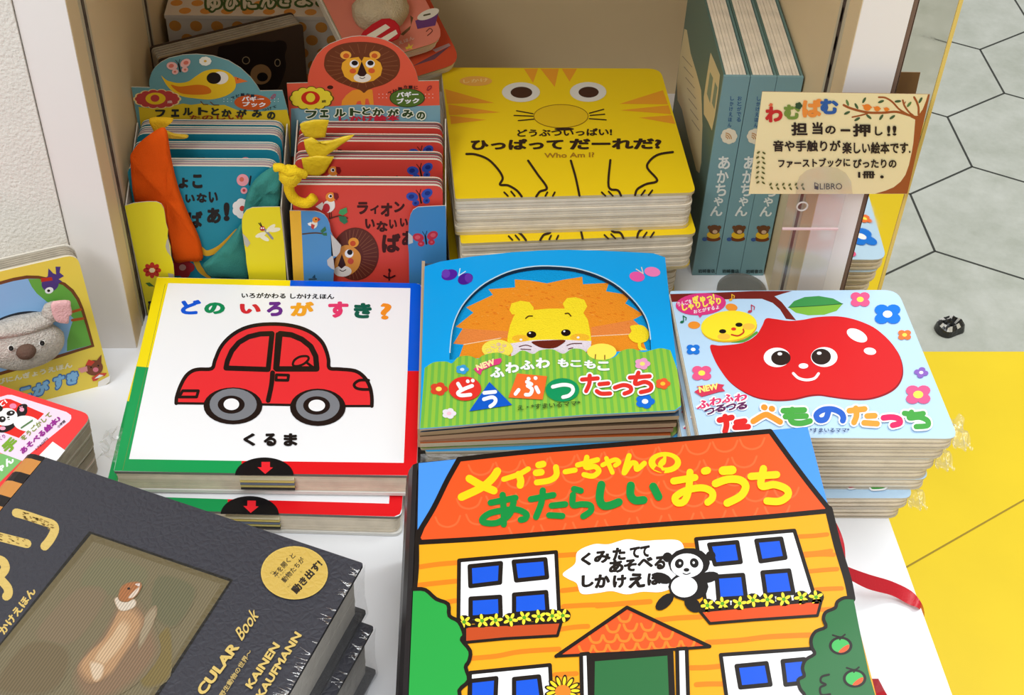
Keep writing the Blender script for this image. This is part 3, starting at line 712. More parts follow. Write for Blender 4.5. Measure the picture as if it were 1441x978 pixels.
def lion_art(a):
    a.F(0, 0, 1)
    # cover sheet with the arch left open
    a.poly(LOUT, (12, 166, 240), holes=[ARCH])
    gt = P(f3, GTOP); gt = spline(gt, False, 4)
    right = [(953, 520), (956.5, 545), (958.2, 571), (950, 577), (930, 578.4)]; bot = P(f4, [(870, 394), (660, 410), (440, 428), (210, 450)]) + [(591, 603)]
    a.poly(gt + right + bot, (152, 200, 66))
    # stripes
    def topy(x):
        for (xa1, ya1), (xb1, yb1) in zip(gt, gt[1:]):
            if xa1 <= x <= xb1: return ya1 + (yb1 - ya1) * (x - xa1) / max(1e-6, xb1 - xa1)
        return gt[0][1] if x < gt[0][0] else gt[-1][1]
    def boty(x):
        bb = [(591, 603)] + P(f4, [(210, 450), (440, 428), (660, 410), (870, 394)]) + [(930, 578.4), (950, 577), (957.5, 571), (960, 560)]
        for (xa1, ya1), (xb1, yb1) in zip(bb, bb[1:]):
            if xa1 <= x <= xb1: return ya1 + (yb1 - ya1) * (x - xa1) / max(1e-6, xb1 - xa1)
        return bb[-1][1]
    N = 37; a.l += 1
    for k in range(N):
        ta, tb = (k + .05) / N, (k + .5) / N; pts = []
        xt = [597.5 + (946 - 597.5) * t for t in (ta, tb)]; xb = [591 + (959 - 591) * t for t in (ta, tb)]
        a.poly([(xt[0], topy(xt[0])), ((xt[0] + xt[1]) / 2, topy((xt[0] + xt[1]) / 2)), (xt[1], topy(xt[1])), (xb[1], boty(xb[1]) - .4), (xb[0], boty(xb[0]) - .4)], (116, 188, 74), same=True)
    a.line(ARCH[2:-2], 1.6, (196, 222, 236), sm=False, cap=False)
    a.F(*f3)
    a.ell(1068, 620, 83, 46, (254, 236, 90)); a.line([(1033, 637), (1031, 660)], 7, (150, 110, 40)); a.line([(1085, 641), (1085, 662)], 7, (150, 110, 40))
    a.ell(210, 187, 46, 30, (84, 30, 160), -15); a.ell(300, 210, 44, 31, (74, 26, 146), -20); a.ell(190, 180, 24, 24, (110, 60, 180), -15); a.ell(318, 206, 22, 26, (100, 50, 170), -20)
    a.line([(262, 192), (270, 152)], 5, (220, 240, 255)); a.line([(262, 192), (300, 168)], 5, (220, 240, 255))
    a.ell(1267, 197, 43, 28, (238, 90, 170), 8); a.ell(1353, 170, 45, 27, (246, 130, 190), 8); a.line([(1302, 180), (1292, 145)], 5, (240, 220, 200)); a.line([(1302, 180), (1262, 155)], 5, (240, 220, 200))
    for cx, cy, r, col, cc in ((150, 830, 50, (222, 70, 45), (255, 236, 110)), (282, 720, 36, (60, 160, 220), (220, 240, 255)), (1297, 688, 44, (236, 160, 200), (240, 230, 120)), (1412, 800, 42, (236, 96, 50), (250, 200, 60)), (1312, 900, 54, (20, 110, 215), WHITE), (208, 968, 40, (240, 230, 240), (246, 200, 215))): a.flower(cx, cy, r, col, cc, n=5, cw=.34)
    a.poly([(345, 717), (388, 690), (440, 668), (500, 655), (505, 672), (492, 690), (450, 700), (395, 725), (385, 752), (365, 738)], (228, 66, 130)); a.text('NEW', (368, 727), (470, 690), 34, (255, 236, 170), .05)
    for c, x0, y0, x1, y1 in (('ふ', 440, 705, 520, 766), ('わ', 525, 680, 602, 741), ('ふ', 608, 668, 690, 722), ('わ', 696, 654, 776, 714), ('も', 820, 658, 882, 708), ('こ', 890, 668, 955, 706), ('も', 968, 668, 1035, 716), ('こ', 1043, 675, 1112, 727)): a.ch(c, x0, y0, x1, y1, WHITE, .055)
    a.ell(297, 828, 92, 68, (232, 54, 44)); a.ell(846, 835, 95, 66, (14, 150, 92)); a.poly([(435, 790), (563, 920), (322, 955)], (10, 92, 205)); a.poly([(592, 742), (760, 758), (735, 890), (542, 878)], (246, 112, 46))
    Wt = [[(258, 800), (280, 836)], [(338, 812), (288, 832), (258, 852), (275, 866), (328, 862)], [(313, 786), (314, 787)], [(341, 782), (342, 783)],
          [(406, 852), (468, 846)], [(404, 888), (450, 876), (470, 890), (462, 912), (440, 928)],
          [(655, 772), (657, 773)], [(694, 768), (696, 769)], [(646, 790), (672, 803)], [(650, 812), (675, 832), (664, 860), (640, 862)], [(600, 835), (582, 858)], [(698, 820), (712, 848)],
          [(792, 818), (850, 806), (896, 814), (906, 840), (885, 866), (850, 876)]]
    for p in Wt: a.line(p, 21, WHITE)
    T = [[(957, 777), (1045, 770)], [(1000, 755), (998, 800), (980, 842)], [(1055, 803), (1105, 798)], [(1040, 842), (1065, 856), (1115, 855)], [(1142, 822), (1190, 808), (1228, 818), (1230, 842), (1196, 856)],
         [(1226, 766), (1338, 758)], [(1275, 738), (1256, 800), (1310, 790), (1344, 806), (1340, 834), (1288, 848)]]
    for p in T: a.line(p, 42, WHITE)
    for p in T: a.line(p, 24, (228, 52, 44))
    a.text('え・*すまいるママ*', (594, 950), (948, 922), 28, (60, 90, 40), .02)
LZ = .0525
lion = thing('board_book', 'blue board book with an orange-maned lion in an arched window, warped and fanned open', 'book', (.073, .68, LZ - .012))
# warped front board: rim, underside and print
mb = MB(); a = Art(mb, sl, base=0)
lion_art(a)
o = [sl.at(*p, -.00004) for p in LOUT]; mb.add(o + [p + V((0, 0, -.0016)) for p in o], [(i, (i + 1) % len(o), len(o) + (i + 1) % len(o), len(o) + i) for i in range(len(o))], (206, 190, 160))
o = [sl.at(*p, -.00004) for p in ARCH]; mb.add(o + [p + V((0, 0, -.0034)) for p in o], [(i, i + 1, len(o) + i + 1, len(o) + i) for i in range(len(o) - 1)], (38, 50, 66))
mb.build('cover', [M['gloss']], lion)
sl2 = Bent(lambda x, y: zl(x, y) - .0038); mb = MB(); a = Art(mb, sl2, base=0)
lo = [(597.9, 377)] + LOUT[1:-1]
a.poly([(x * .985 + 776 * .015, y * .985 + 480 * .015) for x, y in LOUT], (24, 150, 214)); lion_inner(a)
mb.build('first_page', [M['felt']], lion, label='page with the felt-maned lion seen through the arch')
# fanned boards: hinge at the left, opened to the right
mb = MB(); lc = [(-.0135, .5960), (.1475, .6050), (.1520, .7480), (-.0125, .7560)]
nb = 4
for k in range(nb):
    zr = .0618 - .0056 * k; zh = .0570 - .0030 * k; vs = []; m = 14
    sh_ = .0012 * k
    prof = []
    for i in range(m + 1):
        u = i / m; prof.append(u)
    ring = []
    for u in prof: ring.append((lc[0][0] + (lc[1][0] - sh_ - lc[0][0]) * u, lc[0][1] + (lc[1][1] - lc[0][1]) * u - .001 * (k % 2), u))
    back = []
    for u in reversed(prof): back.append((lc[3][0] + (lc[2][0] - sh_ - lc[3][0]) * u, lc[3][1] + (lc[2][1] - lc[3][1]) * u, u))
    loop = ring + back; th = .0034
    zz = lambda u: zh + (zr - zh) * u + .0016 * math.sin(math.pi * u) * (1 - .25 * k)
    topv = [V((x, y, zz(u))) for x, y, u in loop]; botv = [p - V((0, 0, th)) for p in topv]; L = len(loop)
    colr = ((205, 176, 136), (196, 160, 126), (188, 146, 118), (206, 196, 168))[k]
    mb.add(topv + botv, [(i, i + 1, L - 2 - i, L - 1 - i) for i in range(m)], ((70, 90, 110), (90, 70, 50), (150, 60, 40), (180, 90, 40))[k])
    mb.add(topv + botv, [(L + i, L + L - 1 - i, L + L - 2 - i, L + i + 1) for i in range(m)] + [(i, (i + 1) % L, L + (i + 1) % L, L + i) for i in range(L)], colr)
mb.build('pages', [M['matte']], lion)
mb = MB(); mb.prism(rounded([V((x, y, .0422)) for x, y in [lc[3], lc[2], (lc[1][0] + .003, lc[1][1]), lc[0]]], [.002, .012, .012, .002]), (0, 0, -.0016), (160, 190, 90), side=(190, 180, 150)); mb.build('back_cover', M['prnt'], lion)
mb = MB(); mb.prism([V((x, y, zl(-.0135, .6) - .003)) for x, y in ((-.0150, .5965), (-.0128, .5965), (-.0118, .7558), (-.0140, .7558))], (0, 0, -.0165), (196, 170, 136)); mb.build('spine', M['matte'], lion)
# shrink-wrapped copies beneath
wl = MB(); qz = [V((-.0118, .7520, .0405)), V((.1485, .7460, .0405)), V((.1490, .5985, .0405)), V((-.0105, .5950, .0405))]
lw = thing('board_book', 'shrink-wrapped board book directly beneath the lion book', 'book', (.07, .67, .0267), 'wrapped board books under the lion book')
mb = MB(); mb.prism(rounded(qz, [.002, .01, .01, .002]), (0, 0, -.0014), (60, 160, 220), side=(200, 196, 180)); mb.build('cover', M['gloss'], lw)
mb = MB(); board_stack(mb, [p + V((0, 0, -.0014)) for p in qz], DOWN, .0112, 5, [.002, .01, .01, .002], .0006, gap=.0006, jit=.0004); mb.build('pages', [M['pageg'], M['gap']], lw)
mb = MB(); mb.prism(rounded([p + V((0, 0, -.0126)) for p in qz], [.002, .01, .01, .002]), (0, 0, -.0011), (150, 190, 90)); mb.build('back_cover', M['gloss'], lw)
mb = MB(); x0, x1, y0, y1 = -.0135, .1500, .5932, .7530
vs = []; fs = []; n_ = 40
for i in range(n_ + 1):
    u = i / n_; x = x0 + (x1 - x0) * u
    for j in range(5):
        v = j / 4; vs.append(V((x, y0 + .0012 * noise.noise(V((x * 160, v * 3, 2))) + .0012 * (1 - abs(v * 2 - 1)), .0402 - .0133 * v)))
for i in range(n_):
    for j in range(4): fs.append((i * 5 + j, (i + 1) * 5 + j, (i + 1) * 5 + j + 1, i * 5 + j + 1))
mb.add(vs, fs); mb.build('shrink_wrap', M['film'], lw, label='glinting clear film along the front edge')
for k, s_ in enumerate(('shrink-wrapped board book in the middle of the pile under the lion book', 'shrink-wrapped board book at the very bottom of the lion pile')):
    dup(lw, (.07 + .001 * (k + 1), .67, .0267 - .01375 * (k + 1) + .0008), 0, s_)
# ------------------------------------------------------------------ large house-shaped pop-up book
ZH = .090
shs = flat(ZH)
def house_art(a):
    fh = (570, 600, 2.1833); f7 = (570, 620, 4.003); f8 = (870, 590, 4.003); f9 = (570, 780, 4.935); f10 = (840, 780, 4.935); f11 = (1000, 780, 4.935)
    K = (30, 22, 18); OR = (240, 132, 28); BL = (22, 88, 220); YE = (255, 212, 24); GN = (16, 140, 62); RF = (246, 88, 36); RF2 = (252, 122, 62)
    a.F(*fh)
    a.poly([(42, 350), (36, 500), (14, 830), (5, 1000), (1488, 985), (1372, 530), (1310, 255)], (246, 172, 30))
    # sky corners
    a.poly([(42, 113), (166, 100), (88, 240), (38, 330)], (76, 152, 245)); a.poly([(1122, 12), (1237, 2), (1302, 252), (1240, 180)], (76, 152, 245))
    a.poly([(165, 103), (1120, 16), (1180, 95), (1240, 175), (1302, 252), (1295, 258), (800, 300), (400, 330), (42, 357), (85, 250), (125, 180)], RF)
    # roof tiles
    r = random.Random(5); arcs = []
    for row in range(5):
        for k in range(13):
            t0 = (k + .5 * (row % 2)) / 12; y = 60 + row * 52
            x = 150 - row * 22 + t0 * (1000 + row * 45); yy = y + 75 - t0 * 95
            if not (110 < x < 1210): continue
            lx = 165 - (yy - 100) * .45; rx_ = 1120 + (yy - 16) * .70
            if x < lx + 50 or x > rx_ - 60 or yy > 340 - t0 * 80: continue
            arcs.append([(x - 38, yy - 8), (x - 26, yy + 14), (x, yy + 22), (x + 26, yy + 12), (x + 38, yy - 12)])
    a.lines(arcs, 6, (250, 108, 56))
    # boards of the wall
    a.F(*f9)
    a.lines(([(100, 88), (220, 70), (358, 58)], [(95, 214), (220, 200), (356, 186)], [(290, 332), (352, 322)], [(466, 722), (640, 706), (800, 676), (1070, 658)], [(1090, 252), (1200, 240)], [(1100, 362), (1280, 352), (1450, 350)], [(1080, 520), (1180, 505), (1270, 500)], [(1040, 836), (1190, 828)], [(1070, 8), (1200, 0)]), 34, OR)
    a.F(*f10)
    a.lines(([(0, 358), (180, 342), (370, 328)], [(410, 458), (560, 442), (725, 434)], [(765, 612), (1000, 596), (1200, 572), (1480, 560)], [(650, 788), (760, 786), (862, 776)], [(690, 905), (780, 900), (880, 900)]), 36, OR)
    a.F(*f11)
    a.lines(([(650, 8), (760, 0), (856, 2)], [(684, 118), (790, 108), (880, 102)], [(690, 248), (800, 240), (912, 236)], [(770, 385), (850, 378)]), 30, OR)
    a.F(*f8)
    a.lines(([(1020, 660), (1100, 656), (1178, 648)], [(1048, 758), (1120, 752), (1200, 740)], [(365, 708), (430, 708)]), 24, OR)
    # house outline
    a.F(*fh)
    a.line([(165, 101), (400, 76), (700, 52), (1122, 15)], 15, K); a.line([(166, 101), (130, 165), (88, 250), (40, 332), (44, 350)], 16, K); a.line([(1122, 15), (1180, 95), (1240, 175), (1302, 253)], 15, K)
    a.line([(44, 356), (250, 344), (500, 324), (800, 300), (1060, 282), (1298, 260)], 15, K); a.line([(36, 350), (36, 430), (30, 500)], 14, K); a.line([(1302, 255), (1330, 370), (1360, 470), (1372, 530)], 24, K)
    # upper windows
    def window(outer, panes, fr):
        a.F(*fr[0]); a.poly(outer, WHITE); a.line(outer, 12, K, sm=False, closed=True)
        for f_, p in panes: a.F(*f_); a.poly(p, BL); a.line(p, 6.2 * f_[2], K, sm=False, closed=True)
    window([(166, 412), (464, 386), (474, 590), (164, 602)], [(f7, [(364, 708), (540, 690), (535, 800), (368, 820)]), (f7, [(612, 682), (790, 668), (800, 770), (626, 788)]), (f9, [(455, 308), (660, 295), (664, 425), (455, 440)]), (f9, [(757, 280), (980, 262), (990, 400), (757, 415)])], (fh,))
    window([(894, 346), (1196, 320), (1262, 535), (926, 560)], [(f8, [(512, 706), (670, 692), (690, 804), (545, 818)]), (f8, [(778, 684), (918, 672), (942, 780), (802, 800)]), (f11, [(42, 155), (225, 143), (245, 300), (55, 312)]), (f11, [(360, 126), (545, 112), (575, 268), (382, 282)])], (fh,))
    a.l = 34; a.F(*f9); bx = [(415, 500), (1085, 470), (1058, 565), (700, 585), (415, 612)]; a.poly(bx, (196, 76, 32)); a.line(bx, 20, K, sm=False, closed=True)
    a.F(*f11); bx = [(-75, 395), (770, 318), (742, 425), (300, 455), (-5, 480)]; a.poly(bx, (222, 80, 30)); a.line(bx, 20, K, sm=False, closed=True)
    for f_, cs in ((f9, ((410, 470), (535, 462), (628, 458), (732, 454), (828, 440), (930, 432), (1022, 428), (1095, 425))), (f10, ((768, 355), (872, 342), (990, 340), (1083, 318), (1185, 315), (1298, 312))), (f11, ((630, 300), (732, 297)))):
        a.F(*f_)
        a.l = 36; a.blob([(x, y, 56, 48, 0) for x, y in cs], K); a.l = 37
        for i, (x, y) in enumerate(cs):
            a.blob([(x + 30 * math.cos(t), y + 27 * math.sin(t), 22, 11, math.degrees(t)) for t in (.5 + .3 * i + 6.2832 * k / 5 for k in range(5))], (255, 232, 60)); a.ell(x, y, 14, 13, (90, 160, 40), n=12); a.l -= 1 if i % 2 else 2
    # cloud with handwriting
    a.F(*fh); a.l = 22
    a.poly([(485, 452), (522, 422), (530, 385), (580, 362), (625, 362), (680, 347), (730, 352), (780, 349), (838, 350), (857, 375), (850, 420), (842, 480), (790, 508), (730, 508), (680, 516), (635, 506), (590, 512), (542, 514), (527, 482), (500, 468)], WHITE, sm=True)
    for c, x0, y0, x1, y1 in (('く', 540, 388, 572, 428), ('み', 580, 382, 632, 420), ('た', 637, 372, 678, 412), ('て', 690, 370, 722, 405), ('て', 722, 366, 752, 402),
                              ('あ', 626, 410, 672, 450), ('そ', 672, 408, 712, 446), ('べ', 714, 402, 762, 434), ('る', 766, 398, 800, 440),
                              ('し', 542, 456, 580, 494), ('か', 582, 454, 630, 496), ('け', 638, 456, 680, 496), ('え', 686, 450, 738, 496), ('ほ', 744, 450, 786, 488)): a.ch(c, x0, y0, x1, y1, K, .06, slope=-.08)
    # a plain black and white bear sticker
    a.F(*f10); a.l = 50
    a.blob([(490, 20, 34, 34, 0), (790, 10, 34, 34, 0), (640, 60, 145, 105, 0), (635, 225, 140, 100, 0), (450, 165, 70, 36, 18), (770, 160, 80, 38, -12), (470, 330, 78, 40, -42), (665, 350, 66, 46, 40)], (28, 24, 24))
    a.ell(625, 78, 112, 84, WHITE); a.ell(606, 225, 92, 74, WHITE)
    a.ell(572, 64, 30, 34, (28, 24, 24), 25); a.ell(676, 60, 30, 34, (28, 24, 24), -25); a.ell(577, 62, 8, 9, WHITE); a.ell(672, 58, 8, 9, WHITE)
    a.ell(622, 108, 20, 13, (28, 24, 24)); a.line([(598, 132), (622, 140), (648, 130)], 7, (28, 24, 24))
    # porch
    a.F(*fh); a.l = 22; tr = [(468, 704), (680, 558), (930, 676), (700, 692)]
    a.poly(tr, RF)
    for row, (y, x0, x1) in enumerate(((588, 652, 712), (618, 612, 772), (648, 572, 832), (678, 532, 892))):
        k = int((x1 - x0) / 42) or 1
        for i in range(k):
            x = x0 + (i + .5) * (x1 - x0) / k - (0 if row % 2 else 8); yy = y - (x - 680) * .05
            a.line([(x - 20, yy - 8), (x - 12, yy + 8), (x + 2, yy + 12), (x + 14, yy + 7), (x + 21, yy - 10)], 8, (255, 132, 44))
    a.line([(464, 706), (560, 640), (682, 556), (800, 612), (936, 676)], 11, K, sm=False); a.line([(464, 706), (700, 694), (936, 677)], 9, K, sm=False)
    for xs in ((541, 700, 566, 980), (836, 684, 868, 980)):
        x0, y0, x1, y1 = xs; q_ = [(x0, y0), (x1 - 3, y0 - 2), (x1 + 6, y1), (x0 + 6, y1)]; a.poly(q_, WHITE); a.line(q_, 12, K, sm=False, closed=True)
    q_ = [(574, 713), (815, 694), (826, 980), (570, 980)]; a.poly(q_, (46, 110, 62)); a.line(q_, 19, K, sm=False, closed=True)
    # lower windows
    a.l = 22
    window([(200, 757), (445, 733), (458, 980), (192, 980)], [(f9, [(452, 880), (634, 860), (628, 1010), (450, 1020)]), (f9, [(757, 866), (930, 848), (950, 1000), (757, 1010)])], (fh,))
    window([(970, 702), (1262, 682), (1300, 900), (1000, 920)], [(f11, [(180, 776), (388, 756), (416, 905), (206, 925)]), (f11, [(500, 742), (650, 728), (660, 890), (520, 906)])], (fh,))
    # sunflower
    a.l = 46
    a.F(*fh); a.blob([(485 + 40 * math.cos(t), 812 + 32 * math.sin(t), 18, 8, math.degrees(t)) for t in (6.2832 * k / 13 for k in range(13))], K); a.blob([(485 + 38 * math.cos(t), 812 + 30 * math.sin(t), 14, 5, math.degrees(t)) for t in (6.2832 * k / 13 for k in range(13))], (255, 214, 40)); a.ell(485, 815, 24, 20, (246, 132, 40))
    a.line([(485, 838), (488, 980)], 10, K)
    # bush and apple tree
    bush = [(25, 500), (62, 502), (95, 530), (132, 546), (136, 582), (165, 600), (182, 640), (174, 656), (200, 690), (196, 722), (186, 740), (196, 780), (166, 812), (180, 850), (160, 900), (0, 980), (8, 900)]
    a.poly(bush, (42, 166, 70)); a.line(spline(bush[:14], False, 3), 12, K, sm=False)
    a.F(*f11); tree = [(992, 303), (930, 302), (880, 330), (865, 372), (800, 402), (784, 450), (800, 505), (730, 535), (698, 590), (704, 650), (722, 692), (660, 732), (638, 790), (650, 845), (608, 872), (622, 935), (655, 985), (640, 1080), (720, 1250), (1215, 1250), (1145, 985), (1100, 830), (1030, 500)]
    a.poly(tree, (46, 112, 62)); a.line(spline(tree[:19], False, 3), 24, K, sm=False)
    for x, y in ((903, 635), (1000, 862)):
        a.ell(x, y, 82, 64, K); a.ell(x, y, 62, 47, (72, 184, 92)); a.poly([(x - 15, y + 44), (x + 20, y + 8), (x + 58, y - 8), (x + 54, y + 22), (x + 20, y + 46)], (236, 92, 46), sm=True); a.line([(x - 55, y - 74), (x, y - 60), (x + 30, y - 78)], 12, K); a.line([(x, y - 60), (x - 5, y - 44)], 12, K)
    a.line([(822, 835), (772, 850), (766, 885), (800, 905), (762, 925), (770, 975), (830, 972)], 15, K)
    # title
    a.l = 22
    a.F(*f7)
    for p, w_ in (([(520, 172), (490, 215), (430, 265), (318, 318)], 44), ([(362, 214), (430, 252), (500, 282)], 44), ([(556, 218), (640, 190), (694, 160)], 30), ([(640, 190), (652, 225), (648, 252)], 40), ([(752, 138), (778, 132)], 38), ([(738, 182), (768, 178)], 38), ([(850, 150), (852, 195), (815, 224), (742, 236)], 34),
                  ([(902, 176), (958, 166)], 30), ([(972, 138), (1084, 108)], 30), ([(1024, 94), (1018, 150), (1068, 146), (1092, 172), (1058, 200), (1008, 192)], 30), ([(1112, 138), (1180, 108), (1206, 122), (1184, 140)], 26), ([(1134, 100), (1168, 180)], 26), ([(1262, 85), (1234, 182), (1272, 130), (1300, 130), (1306, 162), (1348, 128)], 30)): a.line(p, w_, YE)
    a.F(*f8); a.ell(262, 244, 92, 60, YE); a.ell(264, 240, 56, 32, RF); a.line([(262, 212), (258, 246), (234, 258), (240, 240), (262, 222)], 18, YE); a.poly([(215, 262), (262, 290), (256, 306), (200, 282)], RF)
    a.line([(232, 250), (252, 282)], 16, YE)
    a.F(*f7)
    for p in ([(482, 350), (622, 322)], [(550, 305), (556, 400), (556, 472)], [(612, 345), (588, 415), (520, 462), (448, 462), (436, 440), (480, 408), (560, 392), (630, 388), (682, 412), (678, 438), (652, 446)],
              [(708, 330), (836, 306)], [(776, 280), (768, 350), (738, 430)], [(826, 366), (902, 358)], [(812, 420), (886, 424)], [(952, 272), (990, 282)], [(946, 305), (946, 362), (992, 358), (1042, 364), (1046, 396), (1004, 426)]): a.line(p, 36, GN)
    for p in ([(1106, 248), (1096, 320), (1112, 362), (1150, 366), (1204, 346)], [(1272, 252), (1270, 306), (1296, 336), (1344, 334)], [(1398, 258), (1428, 316)]): a.line(p, 46, GN)
    a.F(*f8)
    for p, w_ in (([(312, 348), (432, 328)], 40), ([(404, 298), (396, 400), (372, 462), (332, 470), (322, 438), (380, 402), (470, 386), (526, 408), (530, 444), (504, 468)], 40), ([(486, 292), (502, 288)], 42), ([(590, 290), (642, 286)], 50), ([(548, 362), (620, 338), (690, 344), (718, 380), (690, 432), (614, 472)], 44),
                  ([(748, 322), (892, 312)], 42), ([(818, 278), (806, 374), (880, 368), (948, 394), (954, 432), (908, 462), (838, 460)], 42)): a.line(p, w_, YE)
q = [shs.at(*p) for p in ((588.5, 651), (1136.5, 600.5), (1253, 1058), (571.5, 1062))]
ctr = sum(q, V()) / 4
house = thing('picture_book', 'large orange house picture book with blue windows, nearest the camera on the white table', 'book', (ctr.x, ctr.y, .0458))
make_cover(q, .0012, .0028, (30, 24, 22), (30, 24, 22), shs, house_art, [M['gloss']], house)
mb = MB(); board_stack(mb, [p + DOWN * .0028 for p in q], DOWN, .0384, 7, [.001] * 4, .004, gap=.0012, jit=.0006); mb.build('pages', [M['pagew'], M['gap']], house)
mb = MB(); mb.prism(rounded([p + DOWN * .0412 for p in q], .0012), (0, 0, -.003), (40, 36, 36)); mb.build('back_cover', M['gloss'], house)
mb = MB(); l0, l1 = q[0], q[3]; d = (l1 - l0).normalized(); nrm = V((-1, 0, 0)); pts = []
for k in range(9):
    t = math.pi * k / 8; pts.append((-.0072 * math.sin(t), .0221 - .0221 * math.cos(t)))
vs = [V((p.x - .0003 + o_, p.y, ZH - .0001 - zz_)) for o_, zz_ in pts for p in (l0, l1)]
mb.add(vs, [(2 * i, 2 * i + 1, 2 * i + 3, 2 * i + 2) for i in range(8)] + [tuple(range(0, 18, 2)), tuple(range(17, 0, -2))], (34, 30, 32))
mb.build('spine', M['gloss'], house, label='glossy black spine')
# satin ribbon that ties the book shut, lying across the table
mb = MB()
def strip(path, wd, side, mb, n=6):
    """a band along path, wd wide in direction side"""
    p = spline([tuple(v) for v in path], False, n); vs = []
    for v in p: vs += [V(v) - V(side) * wd / 2, V(v) + V(side) * wd / 2]
    mb.add(vs, [(2 * i, 2 * i + 1, 2 * i + 3, 2 * i + 2) for i in range(len(p) - 1)])
def px(x, y, z): return at(x, y, z)
top_e = [(1170, 786, .030), (1192, 797, .026), (1222, 808, .019), (1255, 818, .011), (1283, 832, .005), (1297, 849, .002), (1301, 862, -.016)]
bot_e = [(1170, 802, .024), (1196, 816, .019), (1222, 829, .012), (1255, 838, .0045), (1278, 850, .0022), (1294, 857, .0012), (1300.5, 870, -.024)]
pe = spline([tuple(px(*p)) for p in top_e], False, 5); pb = spline([tuple(px(*p)) for p in bot_e], False, 5); vs = []
for u, v in zip(pe, pb): vs += [V(u), V(v)]
mb.add(vs, [(2 * i, 2 * i + 1, 2 * i + 3, 2 * i + 2) for i in range(len(pe) - 1)])
pe = spline([tuple(px(*p)) for p in ((1168, 722, .06), (1180, 742, .05), (1188, 765, .045), (1190, 790, .04))], False, 5); pb = spline([tuple(px(*p)) for p in ((1160, 724, .06), (1172, 744, .05), (1178, 768, .045), (1180, 790, .04))], False, 5); vs = []
for u, v in zip(pe, pb): vs += [V(u), V(v)]
mb.add(vs, [(2 * i, 2 * i + 1, 2 * i + 3, 2 * i + 2) for i in range(len(pe) - 1)])
mb.build('ribbon', M['ribbon'], house, label='red satin tie ribbon', smooth=True)
mb = MB()
pe = [px(1236, 955, .03), px(1245, 972, .02), px(1262, 1000, .01)]; pb = [px(1224, 955, .03), px(1230, 976, .02), px(1246, 1004, .01)]
mb.add([v for u in zip(pe, pb) for v in u], [(0, 1, 3, 2), (2, 3, 5, 4)]); mb.build('ribbon', M['ribbon'], house, label='lower red tie ribbon')
# copy beneath: only its spine shows
low = thing('picture_book', 'black-spined picture book lying under the orange house book', 'book', (ctr.x - .002, ctr.y, .0008))
qq = [V((p.x - .002, p.y - .001, .0448)) for p in q]
mb = MB(); mb.prism(rounded(qq, .0012), (0, 0, -.0028), (252, 186, 40), side=(34, 30, 30)); mb.build('cover', M['gloss'], low)
mb = MB(); board_stack(mb, [p + DOWN * .0028 for p in qq], DOWN, .0378, 7, [.001] * 4, .004, gap=.0012); mb.build('pages', [M['pagew'], M['gap']], low)
mb = MB(); mb.prism(rounded([p + DOWN * .0406 for p in qq], .0012), (0, 0, -.003), (34, 30, 30)); mb.build('back_cover', M['gloss'], low)
mb = MB(); vs = [V((p.x - .0023 + o_, p.y, .0447 - zz_)) for o_, zz_ in pts for p in (l0, l1)]
mb.add(vs, [(2 * i, 2 * i + 1, 2 * i + 3, 2 * i + 2) for i in range(8)] + [tuple(range(0, 18, 2)), tuple(range(17, 0, -2))], (34, 30, 32)); mb.build('spine', M['gloss'], low)

